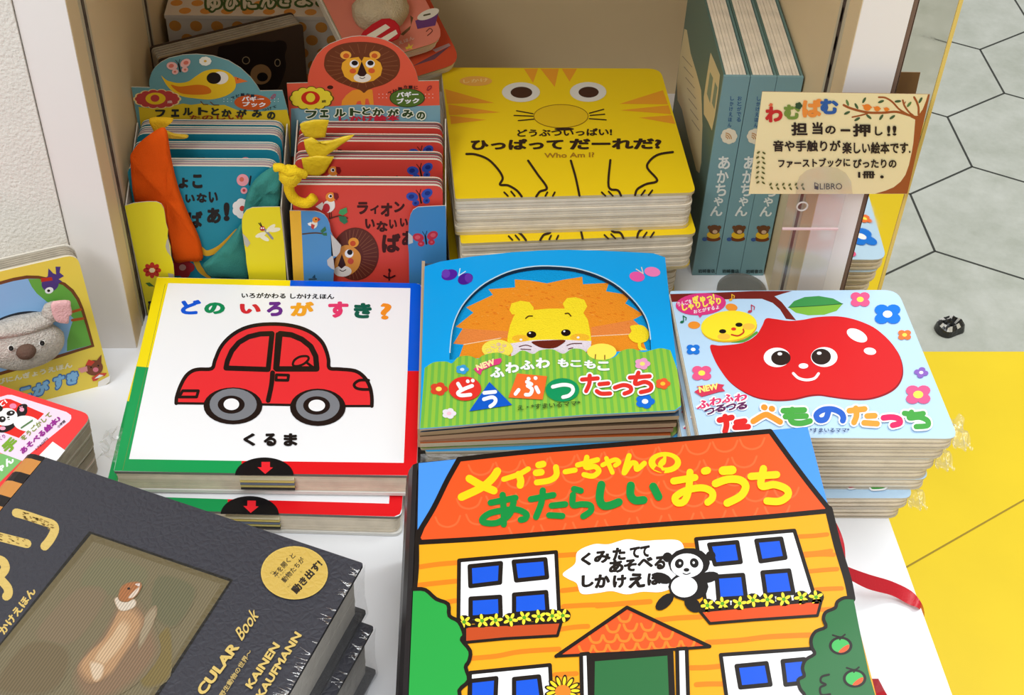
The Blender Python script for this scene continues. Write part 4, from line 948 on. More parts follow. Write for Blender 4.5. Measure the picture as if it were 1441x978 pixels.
# ------------------------------------------------------------------ black lenticular animal book
ZB = .090
sb = flat(ZB)
e1 = (sb.at(511.5, 792.5) - sb.at(62, 643)).normalized(); e2 = V((-math.cos(math.radians(67.2)), -math.sin(math.radians(67.2)), 0))
TL, TR = sb.at(64, 643.5), sb.at(511.5, 792.5)
BW = .187
q = [TL, TR, TR + e2 * BW, TL + e2 * BW]
GOLD = (214, 184, 104)
def black_art(a):
    f12 = (250, 700, 3.518); f13 = (0, 640, 2.893); f14 = (0, 740, 4.108)
    a.F(*f13)
    for p in ([(66, 236), (110, 248), (170, 268), (214, 284), (222, 308), (204, 345), (182, 372)], [(-120, 300), (0, 334), (110, 362)], [(-60, 420), (5, 430), (22, 462), (0, 492)], [(0, 505), (30, 540), (34, 565), (26, 576)]): a.line(p, 36, GOLD)
    r = random.Random(11)
    for k in range(60):
        t = r.random(); x, y = (90 + 120 * t, 242 + 50 * t) if k % 3 else (-20 + 120 * t, 330 + 30 * t); a.ell(x + r.uniform(-8, 8), y + r.uniform(-14, 14), r.uniform(4, 10), 2.5, (150, 120, 60), 20, same=k > 0, n=6)
    a.text('かけえほん', (18, 735), (150, 556), 34, GOLD, .04)
    # recessed lenticular picture
    a.F(0, 0, 1)
    fr = [(125.5, 747.5), (328, 815.5), (250, 937), (158, 1078), (-83, 1010)]
    a.poly(fr, (30, 28, 24)); a.poly([(128.5, 751.5), (323, 818), (247, 934), (156, 1070), (-76, 1002)], (104, 92, 64))
    a.mi = 1; inn = [(131, 762), (311, 822), (244, 930), (153, 1064), (-66, 998)]; a.poly(inn, (128, 116, 88)); a.mi = 2
    a.F(*f14)
    BG = (128, 116, 88)
    for pts, c in (([(600, 190), (840, 260), (760, 400), (480, 340)], (124, 118, 88)), ([(440, 380), (600, 410), (430, 660), (220, 620)], (134, 116, 90)), ([(900, 660), (975, 610), (975, 860), (840, 920), (810, 800)], (130, 112, 66)), ([(160, 690), (380, 730), (300, 940), (0, 930)], (120, 104, 76)), ([(920, 300), (1120, 370), (1010, 570), (890, 490)], (114, 110, 82))): a.soft(pts, c, BG, 4, 1.12)
    for pts, c, b_, sp_ in (([(690, 480), (770, 470), (830, 545), (870, 640), (880, 740), (800, 850), (690, 930), (560, 980), (480, 930), (460, 840), (510, 740), (595, 650), (645, 560)], (142, 114, 88), BG, 1.22),
                   ([(835, 545), (885, 485), (895, 525), (850, 630), (810, 680)], (166, 148, 120), (142, 120, 92), 1.3),
                   ([(690, 500), (760, 500), (805, 560), (775, 645), (705, 745), (635, 840), (540, 880), (485, 840), (478, 790), (530, 725), (605, 655), (655, 565)], (190, 148, 108), (146, 116, 88), 1.18),
                   ([(695, 570), (735, 605), (695, 695), (610, 785), (560, 800), (570, 735), (645, 645)], (212, 178, 140), (190, 148, 108), 1.3),
                   ([(530, 800), (590, 810), (580, 870), (545, 880)], (222, 196, 166), (194, 154, 114), 1.4),
                   ([(668, 428), (700, 415), (772, 428), (776, 462), (730, 486), (690, 480)], (222, 206, 186), (180, 150, 118), 1.15),
                   ([(690, 400), (706, 355), (745, 332), (800, 330), (812, 355), (786, 400), (742, 432), (700, 428)], (176, 112, 68), (140, 116, 84), 1.14),
                   ([(745, 412), (775, 378), (803, 356), (796, 385), (770, 412)], (226, 204, 184), (180, 120, 80), 1.2), ([(782, 338), (806, 332), (806, 350)], (226, 206, 196), (180, 120, 80), 1.2)): a.soft(pts, c, b_, 4, sp_)
    a.ell(744, 362, 9, 7, (50, 34, 26))
    a.mi = 0
    # round gold sticker
    a.F(*f12); a.ell(578, 373, 166, 132, (214, 182, 92), n=44); a.ell(578, 373, 160, 126, (208, 174, 84), n=44)
    K = (44, 34, 24)
    a.text('本を開くと', (486, 398), (586, 292), 30, K, .02); a.text('動物たちが', (532, 425), (632, 312), 30, K, .02); a.text('動き出す!', (590, 482), (722, 334), 44, K, .05)
    a.text('ほん', (462, 380), (474, 366), 9, K); a.text('うご', (548, 448), (562, 432), 9, K); a.text('だ', (612, 374), (618, 368), 9, K); a.text('どうぶつ', (500, 400), (538, 362), 8, K)
    a.text('CULAR', (130, 985), (308, 742), 52, GOLD, .045); a.text('Book', (318, 712), (402, 590), 58, GOLD, .012, shear=.18)
    a.text('野生動物の世界〜', (226, 992), (372, 765), 28, (190, 164, 100), .025); a.text('KAINEN', (366, 950), (508, 735), 40, GOLD, .04); a.text('KAUFMANN', (418, 1000), (616, 682), 40, GOLD, .04)
lent = mat('lenticular_picture', (120, 108, 80), rough=.35, spec=.5, attr=True)
def lines(m):
    nt = m.node_tree; b = nt.nodes['Principled BSDF']; tc = nt.nodes.new('ShaderNodeTexCoord'); mp = nt.nodes.new('ShaderNodeMapping'); wv = nt.nodes.new('ShaderNodeTexWave')
    mp.inputs['Rotation'].default_value = (0, 0, math.radians(22.8)); wv.inputs['Scale'].default_value = 210; wv.inputs['Detail'].default_value = 0
    nz = nt.nodes.new('ShaderNodeTexNoise'); nz.inputs['Scale'].default_value = 900
    mx = nt.nodes.new('ShaderNodeMix'); mx.data_type = 'RGBA'; mx.blend_type = 'MULTIPLY'; mx.inputs['Factor'].default_value = .42
    nt.links.new(tc.outputs['Object'], mp.inputs[0]); nt.links.new(mp.outputs[0], wv.inputs['Vector'])
    at_ = [n for n in nt.nodes if n.type == 'ATTRIBUTE'][0]
    nt.links.new(at_.outputs['Color'], mx.inputs['A']); nt.links.new(wv.outputs['Color'], mx.inputs['B']); nt.links.new(mx.outputs['Result'], b.inputs['Base Color'])
lines(lent)
TH = .0447
bk = thing('hardcover_book', 'black hardcover animal book with a meerkat picture, on top of another', 'book', (V(q[1]).x - .1, V(q[1]).y - .05, ZB - TH), 'black animal hardcovers')
def black_book(root):
    mb = MB(); mb.prism(rounded(q, [.0005, .0016, .0016, .0005]), DOWN * .0024, (56, 56, 64), side=(40, 40, 44)); a = Art(mb, sb); black_art(a)
    mb.build('cover', [M['leather'], lent, lent], root)
    mb = MB(); pq = [q[0] + e1 * .002 - e2 * -.004, q[1] - e1 * .0045 + e2 * .0045, q[2] - e1 * .0045 - e2 * .0045, q[3] + e1 * .002 - e2 * .0045]
    board_stack(mb, [p + DOWN * .0024 for p in pq], DOWN, TH - .0048, 8, [0] * 4, 0, gap=.0003, jit=.0003); mb.build('pages', [M['pagew'], M['gap']], root)
    mb = MB(); mb.prism(rounded([p + DOWN * (TH - .0024) for p in q], [.0005, .0016, .0016, .0005]), DOWN * .0024, (44, 44, 48)); mb.build('back_cover', M['leather'], root)
    # rounded spine with tiger-fur stripes
    mb = MB(); sw = .0150; n = 12; vs = []; K2 = 52
    for i in range(K2 + 1):
        p = q[0] + e2 * BW * i / K2
        for j in range(n + 1):
            t = math.pi * j / n; vs.append(p - e1 * (.0004 + sw * math.sin(t) ** .6) + DOWN * (TH / 2 - TH / 2 * math.copysign(abs(math.cos(t)) ** .45, math.cos(t))))
    base = len(mb.v)
    for i in range(K2):
        col = (206, 140, 72) if (i % 5) in (1, 2, 3) else (40, 36, 36)
        for j in range(n):
            a_ = i * (n + 1) + j; mb.add([vs[a_], vs[a_ + n + 1], vs[a_ + n + 2], vs[a_ + 1]], [(0, 1, 2, 3)], col)
    mb.add(vs[:n + 1], [tuple(range(n + 1))], (200, 190, 170)); mb.add(vs[-n - 1:], [tuple(range(n + 1))], (200, 190, 170))
    mb.build('spine', M['prnt'], root, label='spine striped orange and black like tiger fur', smooth=False)
    # shrink wrap: fine folds along the fore edge
    mb = MB(); vs = []; fs = []; N = 70
    for i in range(N + 1):
        p = q[1] + e1 * .0011 + e2 * BW * i / N
        for j in range(4):
            v = j / 3; nn = noise.noise(V((i * .45, j * .7, 3.1))); vs.append(p + DOWN * (.0002 + (TH - .0006) * v) + e1 * (.0008 * nn - .0016 * math.sin(math.pi * v)) + V((0, 0, .0004 * noise.noise(V((i * .8, 9, j)))) if j else V((0, 0, 0))))
    for i in range(N):
        for j in range(3): fs.append((i * 4 + j, (i + 1) * 4 + j, (i + 1) * 4 + j + 1, i * 4 + j + 1))
    mb.add(vs, fs)
    vs = []; fs = []                                    # folds of film turned over the cover edge
    r = random.Random(2)
    for k in range(80):
        t = r.uniform(.02, .9); L = r.uniform(.002, .008); p = q[1] + e2 * BW * t + V((0, 0, .0003)); b_ = len(vs); d_ = (-e1 + e2 * r.uniform(-.4, .5)).normalized(); wv_ = e2 * r.uniform(.0002, .0006)
        vs += [p - wv_, p + wv_, p + d_ * L + V((0, 0, .0004))]; fs.append((b_, b_ + 1, b_ + 2))
    mb.add(vs, fs, mi=1); mb.build('shrink_wrap', [M['film'], M['glint']], root, label='clear film with glinting folds along the fore edge')
black_book(bk)
L0 = bk.location.copy()
dup(bk, (L0.x + 0.0039, L0.y + -0.0079, .0004), math.radians(-.6), 'black hardcover animal book lying under the one with the meerkat picture in view')

# ------------------------------------------------------------------ red board book with the panda label, and copies under it
ZP = .050
sp = flat(ZP); f23 = (0, 520, 6.0)
def panda_art(a):
    a.F(*f23)
    a.poly([(445, 608), (550, 682), (490, 757), (200, 1000), (120, 940)], WHITE)
    a.poly([(-60, 700), (60, 718), (182, 770), (-40, 990), (-200, 900)], (128, 192, 112)); a.text('ちゃん', (-80, 930), (128, 776), 62, WHITE, .06)
    a.poly([(-120, 300), (0, 232), (62, 214), (100, 214), (560, 358), (600, 385), (602, 412), (585, 440), (240, 722), (190, 772), (0, 702), (-120, 660)], (250, 226, 244))
    a.poly([(-80, 300), (0, 262), (50, 246), (90, 250), (372, 372), (330, 416), (160, 578), (0, 520), (-80, 480)], (236, 46, 40))
    a.text('て!', (0, 335), (66, 278), 38, WHITE, .04); a.ell(110, 308, 30, 22, (246, 140, 176))
    K = (30, 26, 28)
    a.blob([(185, 350, 45, 52, 30), (150, 420, 40, 70, 35), (60, 488, 80, 34, -25), (190, 318, 44, 26, -20)], K); a.ell(226, 456, 114, 66, (246, 246, 246), 8); a.ell(50, 400, 98, 74, (250, 250, 250), -10); a.ell(-10, 330, 34, 28, K)
    a.ell(90, 368, 36, 22, K, -12); a.ell(18, 420, 30, 26, K, -10); a.ell(96, 364, 10, 7, WHITE); a.ell(22, 414, 9, 7, WHITE); a.ell(70, 404, 12, 7, K, -20); a.line([(66, 424), (82, 420)], 5, K)
    a.ell(184, 338, 20, 18, (246, 170, 196)); a.ell(186, 312, 6, 5, (246, 170, 196)); a.ell(170, 318, 6, 5, (246, 170, 196)); a.ell(22, 496, 26, 16, (246, 170, 196))
    a.poly([(174, 488), (276, 420), (276, 436), (178, 502)], (90, 130, 80))
    a.text('手', (60, 718), (166, 628), 96, (128, 176, 50), .06); a.text('をうごかして', (196, 606), (442, 388), 46, (140, 150, 60), .035); a.text('あそべる絵本♪', (196, 718), (520, 424), 54, (158, 40, 150), .05); a.text('1760円', (310, 682), (410, 588), 22, (90, 60, 90), .01); a.text('小学館', (494, 496), (556, 440), 24, (60, 40, 60), .02)
    a.text('びっくり', (-60, 640), (50, 572), 34, (158, 40, 150), .03)
q = [sp.at(*p) for p in P(f23, [(-160, 56), (782, 384), (470, 775), (-330, 560)])]
q[2] = q[1] + V((-.048, -.118, 0)); q[3] = q[2] + V((-.105, .044, 0)); q[0] = q[1] + V((-.112, .047, 0))
pc = sum(q, V()) / 4
pb_ = thing('board_book', 'red board book with a pink panda label, top of the stack by the koala book', 'book', (pc.x, pc.y, ZP - .0125), 'red panda board books')
make_cover(q, [.004, .008, .008, .004], .0012, (246, 66, 66), (220, 214, 200), sp, panda_art, [M['gloss']], pb_)
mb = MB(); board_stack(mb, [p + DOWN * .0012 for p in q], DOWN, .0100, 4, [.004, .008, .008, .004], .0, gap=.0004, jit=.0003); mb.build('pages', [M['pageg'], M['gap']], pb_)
mb = MB(); mb.prism(rounded([p + DOWN * .0112 for p in q], [.004, .008, .008, .004]), DOWN * .0011, (180, 170, 154), side=(190, 180, 164)); mb.build('back_cover', M['prnt'], pb_)
mb = MB(); cxy = q[1] + V((.014, -.010, -.016)); crinkle(mb, cxy, .010, .012, .008, 5.2, n=10); mb.build('shrink_wrap', M['film'], pb_, label='torn clear film at the corner')
for k, s_ in enumerate(('red panda board book second from the top of its stack', 'red panda board book third from the top of its stack', 'red panda board book at the bottom of its stack')):
    dup(pb_, (pc.x - .0010 * (k + 1), pc.y + .0008 * (k + 1), ZP - .0125 - .0124 * (k + 1)), math.radians((-.6, .5, -.9)[k]), s_, skip=('shrink_wrap',) if k < 2 else ())

# ------------------------------------------------------------------ standing koala puppet book
ua = math.radians(21); u = V((math.cos(ua), math.sin(ua), 0)); nk = V((math.sin(ua), -math.cos(ua), .10)).normalized()
pk = Plane(at(150, 541, .0), nk); f22 = (0, 340, 4.25)
vk = nk.cross(u).normalized()                # up along the board
br = pk.at(157, 541); 
def kuv(x, y):
    d = pk.at(x, y) - br; return d.dot(u), d.dot(vk)
ktop = kuv(108, 358)[1]; lift = max(0, -min(0, br.z)) + .0
WK = .090
q = [br - u * WK + vk * ktop, pk.at(108.5, 357.5), pk.at(157, 541), br - u * WK]
kb = thing('board_book', 'yellow koala puppet board book leaning upright against the left wall', 'book', tuple(br - u * WK / 2))
def koala_art(a):
    a.F(*f22); BRN = (122, 72, 40)
    win = [(-160, 330), (-90, 268), (0, 238), (80, 216), (160, 202), (230, 204), (320, 222), (390, 246), (440, 288), (475, 340), (500, 400), (530, 500), (565, 628), (460, 660), (300, 712), (0, 800), (-160, 840)]
    a.poly(win, BRN, sm=False); 
    w2 = [(-140, 340), (-80, 288), (0, 258), (80, 236), (160, 222), (230, 222), (310, 238), (376, 260), (424, 300), (458, 350), (482, 405), (512, 500), (546, 618), (450, 646), (300, 692), (0, 780), (-140, 820)]
    a.poly(w2, (146, 192, 238))
    a.poly([(168, 224), (230, 222), (310, 238), (376, 260), (424, 300), (458, 350), (482, 405), (512, 500), (546, 618), (400, 656), (402, 590), (420, 520), (440, 460), (380, 400), (280, 360), (220, 310), (190, 270)], (110, 178, 74))
    a.line([(432, 420), (482, 406)], 16, (190, 92, 40)); a.line([(432, 470), (496, 460)], 16, (190, 92, 40))
    a.line([(-120, 540), (0, 468), (90, 436), (170, 424), (250, 428)], 16, (44, 50, 60))
    PU = (84, 62, 132)
    a.ell(300, 252, 52, 46, PU, -20); a.poly([(285, 215), (290, 160), (318, 190), (336, 196), (332, 150), (362, 150), (356, 185), (382, 206), (350, 225), (372, 238), (348, 250), (320, 240)], PU); a.poly([(244, 218), (310, 212), (316, 232), (246, 242)], (196, 56, 40)); a.ell(294, 292, 26, 19, WHITE, -15); a.ell(291, 294, 9, 8, BLACK)
    a.text('ゆびにんぎょうえほん', (-60, 868), (436, 752), 34, (250, 244, 214), .05)
    for c, x0, y0, x1, y1 in (('が', 196, 842, 292, 918), ('す', 320, 800, 385, 880), ('き', 400, 780, 466, 852)): a.ch(c, x0 - 8, y0 - 8, x1 + 8, y1 + 8, (70, 120, 190), .12, slope=-.25); a.ch(c, x0, y0, x1, y1, (140, 196, 240), .075, slope=-.25)
    for c, x0, y0, x1, y1 in (('こ', 118, 872, 186, 930),): a.ch(c, x0 - 8, y0 - 8, x1 + 8, y1 + 8, (70, 120, 190), .12, slope=-.25); a.ch(c, x0, y0, x1, y1, (140, 196, 240), .075, slope=-.25)
    # little brown bear by the corner
    a.ell(562, 755, 54, 46, (134, 74, 50), -10); a.poly([(575, 715), (606, 676), (606, 730)], (134, 74, 50)); a.poly([(520, 745), (465, 760), (485, 785), (525, 775)], (236, 160, 160)); a.poly([(512, 738), (530, 705), (568, 718), (545, 742)], (220, 70, 50)); a.ell(572, 766, 17, 14, (236, 130, 150)); a.ell(545, 752, 5, 5, BLACK); a.ell(588, 742, 5, 5, BLACK)
    a.poly([(548, 815), (590, 788), (640, 785), (625, 805), (600, 805), (580, 830), (556, 836)], (220, 80, 60)); a.poly([(565, 820), (595, 795), (620, 800), (590, 815)], WHITE)
    a.poly([(588, 838), (660, 800), (655, 838), (630, 858), (585, 870)], (250, 246, 240))
mb = MB(); mb.prism(rounded(q, [.002, .008, .008, .002]), nk * -.0018, (247, 220, 88), side=(225, 215, 190)); a = Art(mb, pk); koala_art(a); mb.build('cover', M['gloss'], kb)
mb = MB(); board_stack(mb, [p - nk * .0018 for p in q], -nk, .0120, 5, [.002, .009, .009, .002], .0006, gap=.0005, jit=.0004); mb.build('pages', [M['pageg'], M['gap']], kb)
mb = MB(); mb.prism(rounded([p - nk * .0138 for p in q], [.002, .009, .009, .002]), nk * -.0014, (226, 220, 206)); mb.build('back_cover', M['prnt'], kb)
# plush head pushed through the window
def kp(x, y, h): X, Y = P(f22, [(x, y)])[0]; return pk.at(X, Y, h)
mb = MB(); c = kp(150, 620, .006); sx = (kp(385, 620, .006) - c).length
mb.ball(c, u * sx, vk * sx * .70, nk * .012, nu=36, nv=24, lump=.05, seed=3)
mb.ball(kp(120, 500, .006), u * sx * .95, vk * sx * .22, nk * .009, nu=30, nv=14, lump=.06, seed=5)
hd = mb.build('plush_head', M['fur'], kb, label='grey plush koala head', smooth=True)
mb = MB(); mb.ball(kp(322, 418, .007), u * sx * .30, vk * sx * .30, nk * .005, lump=.12, seed=1, nu=24, nv=14); mb.build('ear', M['fur'], hd, smooth=True)
mb = MB(); puff(mb, P(f22, [(308, 372), (332, 356), (414, 353), (424, 386), (431, 430), (414, 442), (411, 480), (394, 488), (342, 478), (320, 450), (306, 400)]), Plane(kp(366, 418, .0118), nk), .0018, (244, 190, 190), wr=.2); mb.build('inner_ear', M['felt'], hd, label='pink felt inner ear', smooth=True)
mb = MB(); mb.ball(kp(155, 655, .0165), u * sx * .26, vk * sx * .23, nk * .0055, (112, 88, 76), nu=24, nv=14, lump=.05); mb.build('nose', M['felt'], hd, label='brown felt nose', smooth=True)
for x, y in ((66, 638), (252, 607)):
    mb = MB(); mb.ball(kp(x, y, .0160), u * sx * .085, vk * sx * .075, nk * .0022, (250, 250, 246)); mb.ball(kp(x, y, .0172), u * sx * .062, vk * sx * .055, nk * .0022, (26, 22, 22)); mb.build('eye', M['gloss'], hd, smooth=True)
# ------------------------------------------------------------------ inside the shelf compartment
f17 = (160, 220, 4.2538); f18 = (160, 60, 5.146); f19 = (390, 30, 5.146); f20 = (390, 200, 4.446)
def card_sheet(pts, pl_, th, base, side, art, name, mats, root, label=None):
    mb = MB(); mb.prism([pl_.at(*p) for p in pts], pl_.n * -th, base, side=side); a = Art(mb, pl_); art(a); return mb.build(name, mats, root, label)
def zbot(pl_, x):
    """pixel row where the plane meets the shelf floor in pixel column x"""
    lo, hi = 100, 900
    for _ in range(40):
        m = (lo + hi) / 2
        if pl_.at(x, m).z > .0006: lo = m
        else: hi = m
    return lo

# ---- yellow display box with the bird header
YF1 = .763; pf = front(YF1); ph = front(.836)
bx1 = thing('display_box', 'yellow cardboard display box with a yellow bird on its teal header', 'display box', (-.161, .80, .0006))
def flap_l(a):
    a.F(*f17)
    for k in range(8): a.ell(230 + 36 * math.cos(6.2832 * k / 8), 682 + 30 * math.sin(6.2832 * k / 8), 18, 14, (206, 50, 44), math.degrees(6.2832 * k / 8), same=k > 0)
    a.ell(230, 682, 17, 14, (250, 236, 200)); a.poly([(190, 758), (215, 755), (245, 780), (210, 778)], (70, 120, 60)); a.ch('ひ', 205, 865, 240, 925, BLACK, .05)
    a.poly([(318, 500), (326, 490), (338, 560), (343, 600), (320, 570), (310, 540)], (196, 190, 176)); a.poly([(325, 700), (360, 705), (358, 735), (330, 725)], (196, 190, 176))
pts = P(f17, [(66, 297), (120, 280), (200, 272), (255, 272), (285, 285), (300, 312), (306, 345), (313, 400), (325, 440), (322, 480), (340, 540), (344, 600), (358, 650), (362, 700)])
L1 = P(f17, [(362, 750)])[0]; pts += [(246.2, zbot(pf, 246)), (208.5, zbot(pf, 208))]
card_sheet(pts, pf, .0007, (244, 230, 44), (205, 198, 180), flap_l, 'front_flap', [M['prnt']], bx1)
def flap_r(a):
    a.F(*f17)
    a.line([(895, 430), (920, 455), (950, 492)], 14, (150, 150, 160)); a.ell(890, 432, 16, 15, (190, 60, 60)); a.ell(884, 430, 5, 5, WHITE); a.ell(897, 430, 5, 5, WHITE)
    for x, y, r in ((940, 430, -40), (965, 440, -10), (880, 470, -20), (900, 488, 30)): a.ell(x, y, 34, 13, (250, 246, 214), r)
    a.line([(882, 418), (868, 400)], 5, BLACK); a.line([(886, 418), (878, 398)], 5, BLACK)
    a.poly([(770, 460), (800, 490), (818, 520), (800, 545), (784, 530)], (198, 192, 178))
pts = P(f17, [(768, 430), (768, 380), (778, 345), (795, 322), (830, 307), (900, 304), (994, 303), (1020, 520)]); pts += [(406, zbot(pf, 406)), (352, zbot(pf, 352))] + P(f17, [(808, 720), (795, 640), (790, 580), (780, 520)])
card_sheet(pts, pf, .0007, (242, 226, 40), (205, 198, 180), flap_r, 'front_flap', [M['prnt']], bx1)
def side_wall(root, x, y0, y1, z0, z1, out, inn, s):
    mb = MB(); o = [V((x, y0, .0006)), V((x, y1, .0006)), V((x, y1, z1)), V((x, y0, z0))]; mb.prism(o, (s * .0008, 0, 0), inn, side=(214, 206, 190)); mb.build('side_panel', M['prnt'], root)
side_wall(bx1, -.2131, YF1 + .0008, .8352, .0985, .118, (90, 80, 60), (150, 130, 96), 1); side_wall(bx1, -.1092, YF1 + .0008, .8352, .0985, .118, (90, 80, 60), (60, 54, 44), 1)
mb = MB(); mb.box((-.2122, YF1 + .001, .0006), (-.1093, .8350, .0012), (150, 130, 96)); mb.build('box_floor', M['prnt'], bx1)
def head1(a):
    a.F(*f18); TE = (128, 180, 182)
    a.poly([(180, 465), (240, 472), (300, 475), (380, 470), (440, 455), (500, 440), (560, 450), (640, 440), (720, 455), (800, 450), (900, 490), (1050, 500), (1150, 490), (1255, 485), (1276, 575), (1284, 880), (225, 880)], (228, 196, 42))
    a.poly([(345, 240), (370, 262), (400, 278), (470, 292), (540, 280), (600, 240), (660, 205), (740, 192), (820, 210), (870, 250), (886, 300), (866, 350), (800, 390), (700, 412), (600, 405), (500, 390), (430, 355), (385, 310)], (248, 202, 40), sm=True)
    a.poly([(415, 305), (480, 318), (600, 305), (670, 315), (706, 345), (690, 370), (600, 378), (500, 370), (450, 345)], (226, 120, 30), sm=True)
    a.ell(770, 255, 60, 46, (250, 240, 225)); a.ell(725, 257, 52, 42, (34, 24, 20)); a.poly([(872, 244), (972, 280), (884, 298)], (236, 120, 50)); a.ell(898, 262, 5, 4, BLACK)
    for p in ([(630, 425), (650, 448), (682, 448)], [(700, 430), (725, 452), (762, 452)]): a.line(p, 6, (110, 60, 30), sm=False)
    for col, k in (((246, 220, 150), 1.08), ((196, 70, 66), 1.0)): a.blob([(315 + 128 * k * math.cos(t), 408 + 48 * k * math.sin(t), 34 * k, 20 * k, 0) for t in (6.2832 * i / 14 for i in range(14))] + [(315, 408, 130 * k, 52 * k, 0)], col)
    a.ell(303, 405, 73, 43, (246, 204, 40)); a.ell(299, 403, 32, 26, (196, 70, 66)); a.text('歳', (388, 440), (425, 438), 20, (246, 220, 200), .01)
    a.ell(1005, 432, 132, 56, (212, 92, 36)); a.text('バギー', (928, 424), (1088, 426), 36, WHITE, .045); a.text('ブック', (932, 462), (1100, 468), 36, WHITE, .045)
    for i, c in enumerate('ベビーカーに'): a.ch(c, 848 + i * 36, 388 - 22 * math.sin(i / 5 * 3.14), 874 + i * 36, 408 - 22 * math.sin(i / 5 * 3.14), (40, 50, 60), .03)
    a.line([(1135, 405), (1155, 380), (1170, 375), (1165, 392), (1140, 410)], 6, (190, 80, 110)); a.text('つけて', (1080, 500), (1180, 470), 18, (40, 50, 60), .02)
    xs = [300, 415, 500, 610, 705, 780, 890, 1000, 1110]
    for i, c in enumerate('フェルトとかがみの'):
        ww = 74 if c not in 'とェの' else 60; y = 506 + 18 * abs(i - 3.2) / 6 - (8 if i in (2, 3, 4) else 0) + (10 if i == 8 else 0)
        a.ch(c, xs[i], y - 30, xs[i] + ww, y + 26, (44, 48, 44), .055)
    a.text('たのしい!', (548, 562), (932, 556), 36, (150, 60, 30), .03)
    a.butterfly(475, 178, 80, (246, 190, 180), (226, 120, 100), -12); a.flower(663, 134, 44, (250, 246, 230), (230, 180, 60), n=9, cw=.25)
    for x in (825, 1165): a.text('・・・', (x - 30, 410), (x + 30, 410), 5, WHITE); a.text('・・・', (x - 30, 428), (x + 30, 428), 5, WHITE)
hp = P(f18, [(128, 322), (262, 326), (257, 300), (258, 270), (275, 215), (300, 178), (340, 143), (400, 112), (500, 90), (600, 84), (720, 96), (830, 130), (920, 185), (990, 250), (1035, 308), (1060, 350), (1222, 347), (1262, 500)])
hp += [(410.5, zbot(ph, 410)), (225.5, zbot(ph, 225))]
card_sheet(hp, ph, .0008, (108, 160, 164), (200, 196, 180), head1, 'header_card', [M['prnt']], bx1)

# ---- blue display box with the lion header
ph2 = front(.8435)
bx2 = thing('display_box', 'blue cardboard display box with a lion on its red header', 'display box', (-.05, .80, .0006))
def flap2l(a):
    a.F(*f20); a.poly([(78, 430), (148, 430), (182, 1200), (120, 1200)], (244, 190, 60))
    a.line([(160, 575), (240, 568), (300, 575)], 9, (90, 70, 60)); a.poly([(190, 508), (212, 500), (222, 530), (196, 520)], WHITE); a.ell(232, 515, 20, 26, (240, 236, 220), 20); a.ell(240, 486, 20, 18, (240, 150, 60)); a.poly([(254, 470), (272, 484), (254, 498)], (180, 50, 50)); a.ell(243, 484, 5, 5, BLACK); a.poly([(214, 510), (236, 520), (226, 548), (212, 535)], (200, 70, 60))
    a.poly([(270, 556), (300, 528), (308, 552), (282, 570)], (60, 120, 80)); a.poly([(276, 572), (310, 566), (312, 586), (290, 584)], (60, 120, 80))
    a.poly([(218, 848), (236, 828), (240, 852)], (40, 80, 110)); a.line([(200, 858), (245, 856)], 8, (60, 80, 90))
    a.poly([(335, 575), (350, 590), (400, 648), (392, 690), (372, 716), (340, 712), (312, 738), (316, 770), (340, 792), (360, 800), (352, 730)], (206, 202, 198))
pts = P(f20, [(78, 430), (148, 430), (235, 432), (268, 440), (295, 455), (315, 480), (328, 512), (336, 560), (350, 590), (400, 648), (392, 690), (372, 716), (350, 730), (356, 800), (352, 860)]); pts += [(469, zbot(pf, 469)), (419.5, zbot(pf, 419))]
card_sheet(pts, pf, .0007, (84, 150, 206), (206, 200, 190), flap2l, 'front_flap', [M['prnt']], bx2)
def flap2r(a):
    a.F(*f20); a.butterfly(930, 608, 72, (200, 50, 70), (226, 90, 100), -8)
    a.poly([(820, 565), (848, 590), (850, 630), (822, 640)], (206, 202, 198)); a.ell(940, 905, 26, 34, (240, 236, 226)); a.poly([(925, 940), (950, 935), (960, 990), (930, 1000)], (60, 60, 120))
pts = P(f20, [(822, 560), (824, 500), (834, 455), (850, 425), (880, 407), (960, 402), (1054, 398), (1058, 600)]); pts += [(628.5, zbot(pf, 628)), (577, zbot(pf, 577))] + P(f20, [(826, 870), (824, 700), (818, 640)])
card_sheet(pts, pf, .0007, (70, 140, 196), (206, 200, 190), flap2r, 'front_flap', [M['prnt']], bx2)
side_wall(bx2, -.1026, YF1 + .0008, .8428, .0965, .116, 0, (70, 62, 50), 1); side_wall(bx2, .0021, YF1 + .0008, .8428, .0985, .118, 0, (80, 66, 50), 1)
mb = MB(); mb.box((-.1017, YF1 + .001, .0006), (.0020, .8426, .0012), (150, 130, 96)); mb.build('box_floor', M['prnt'], bx2)
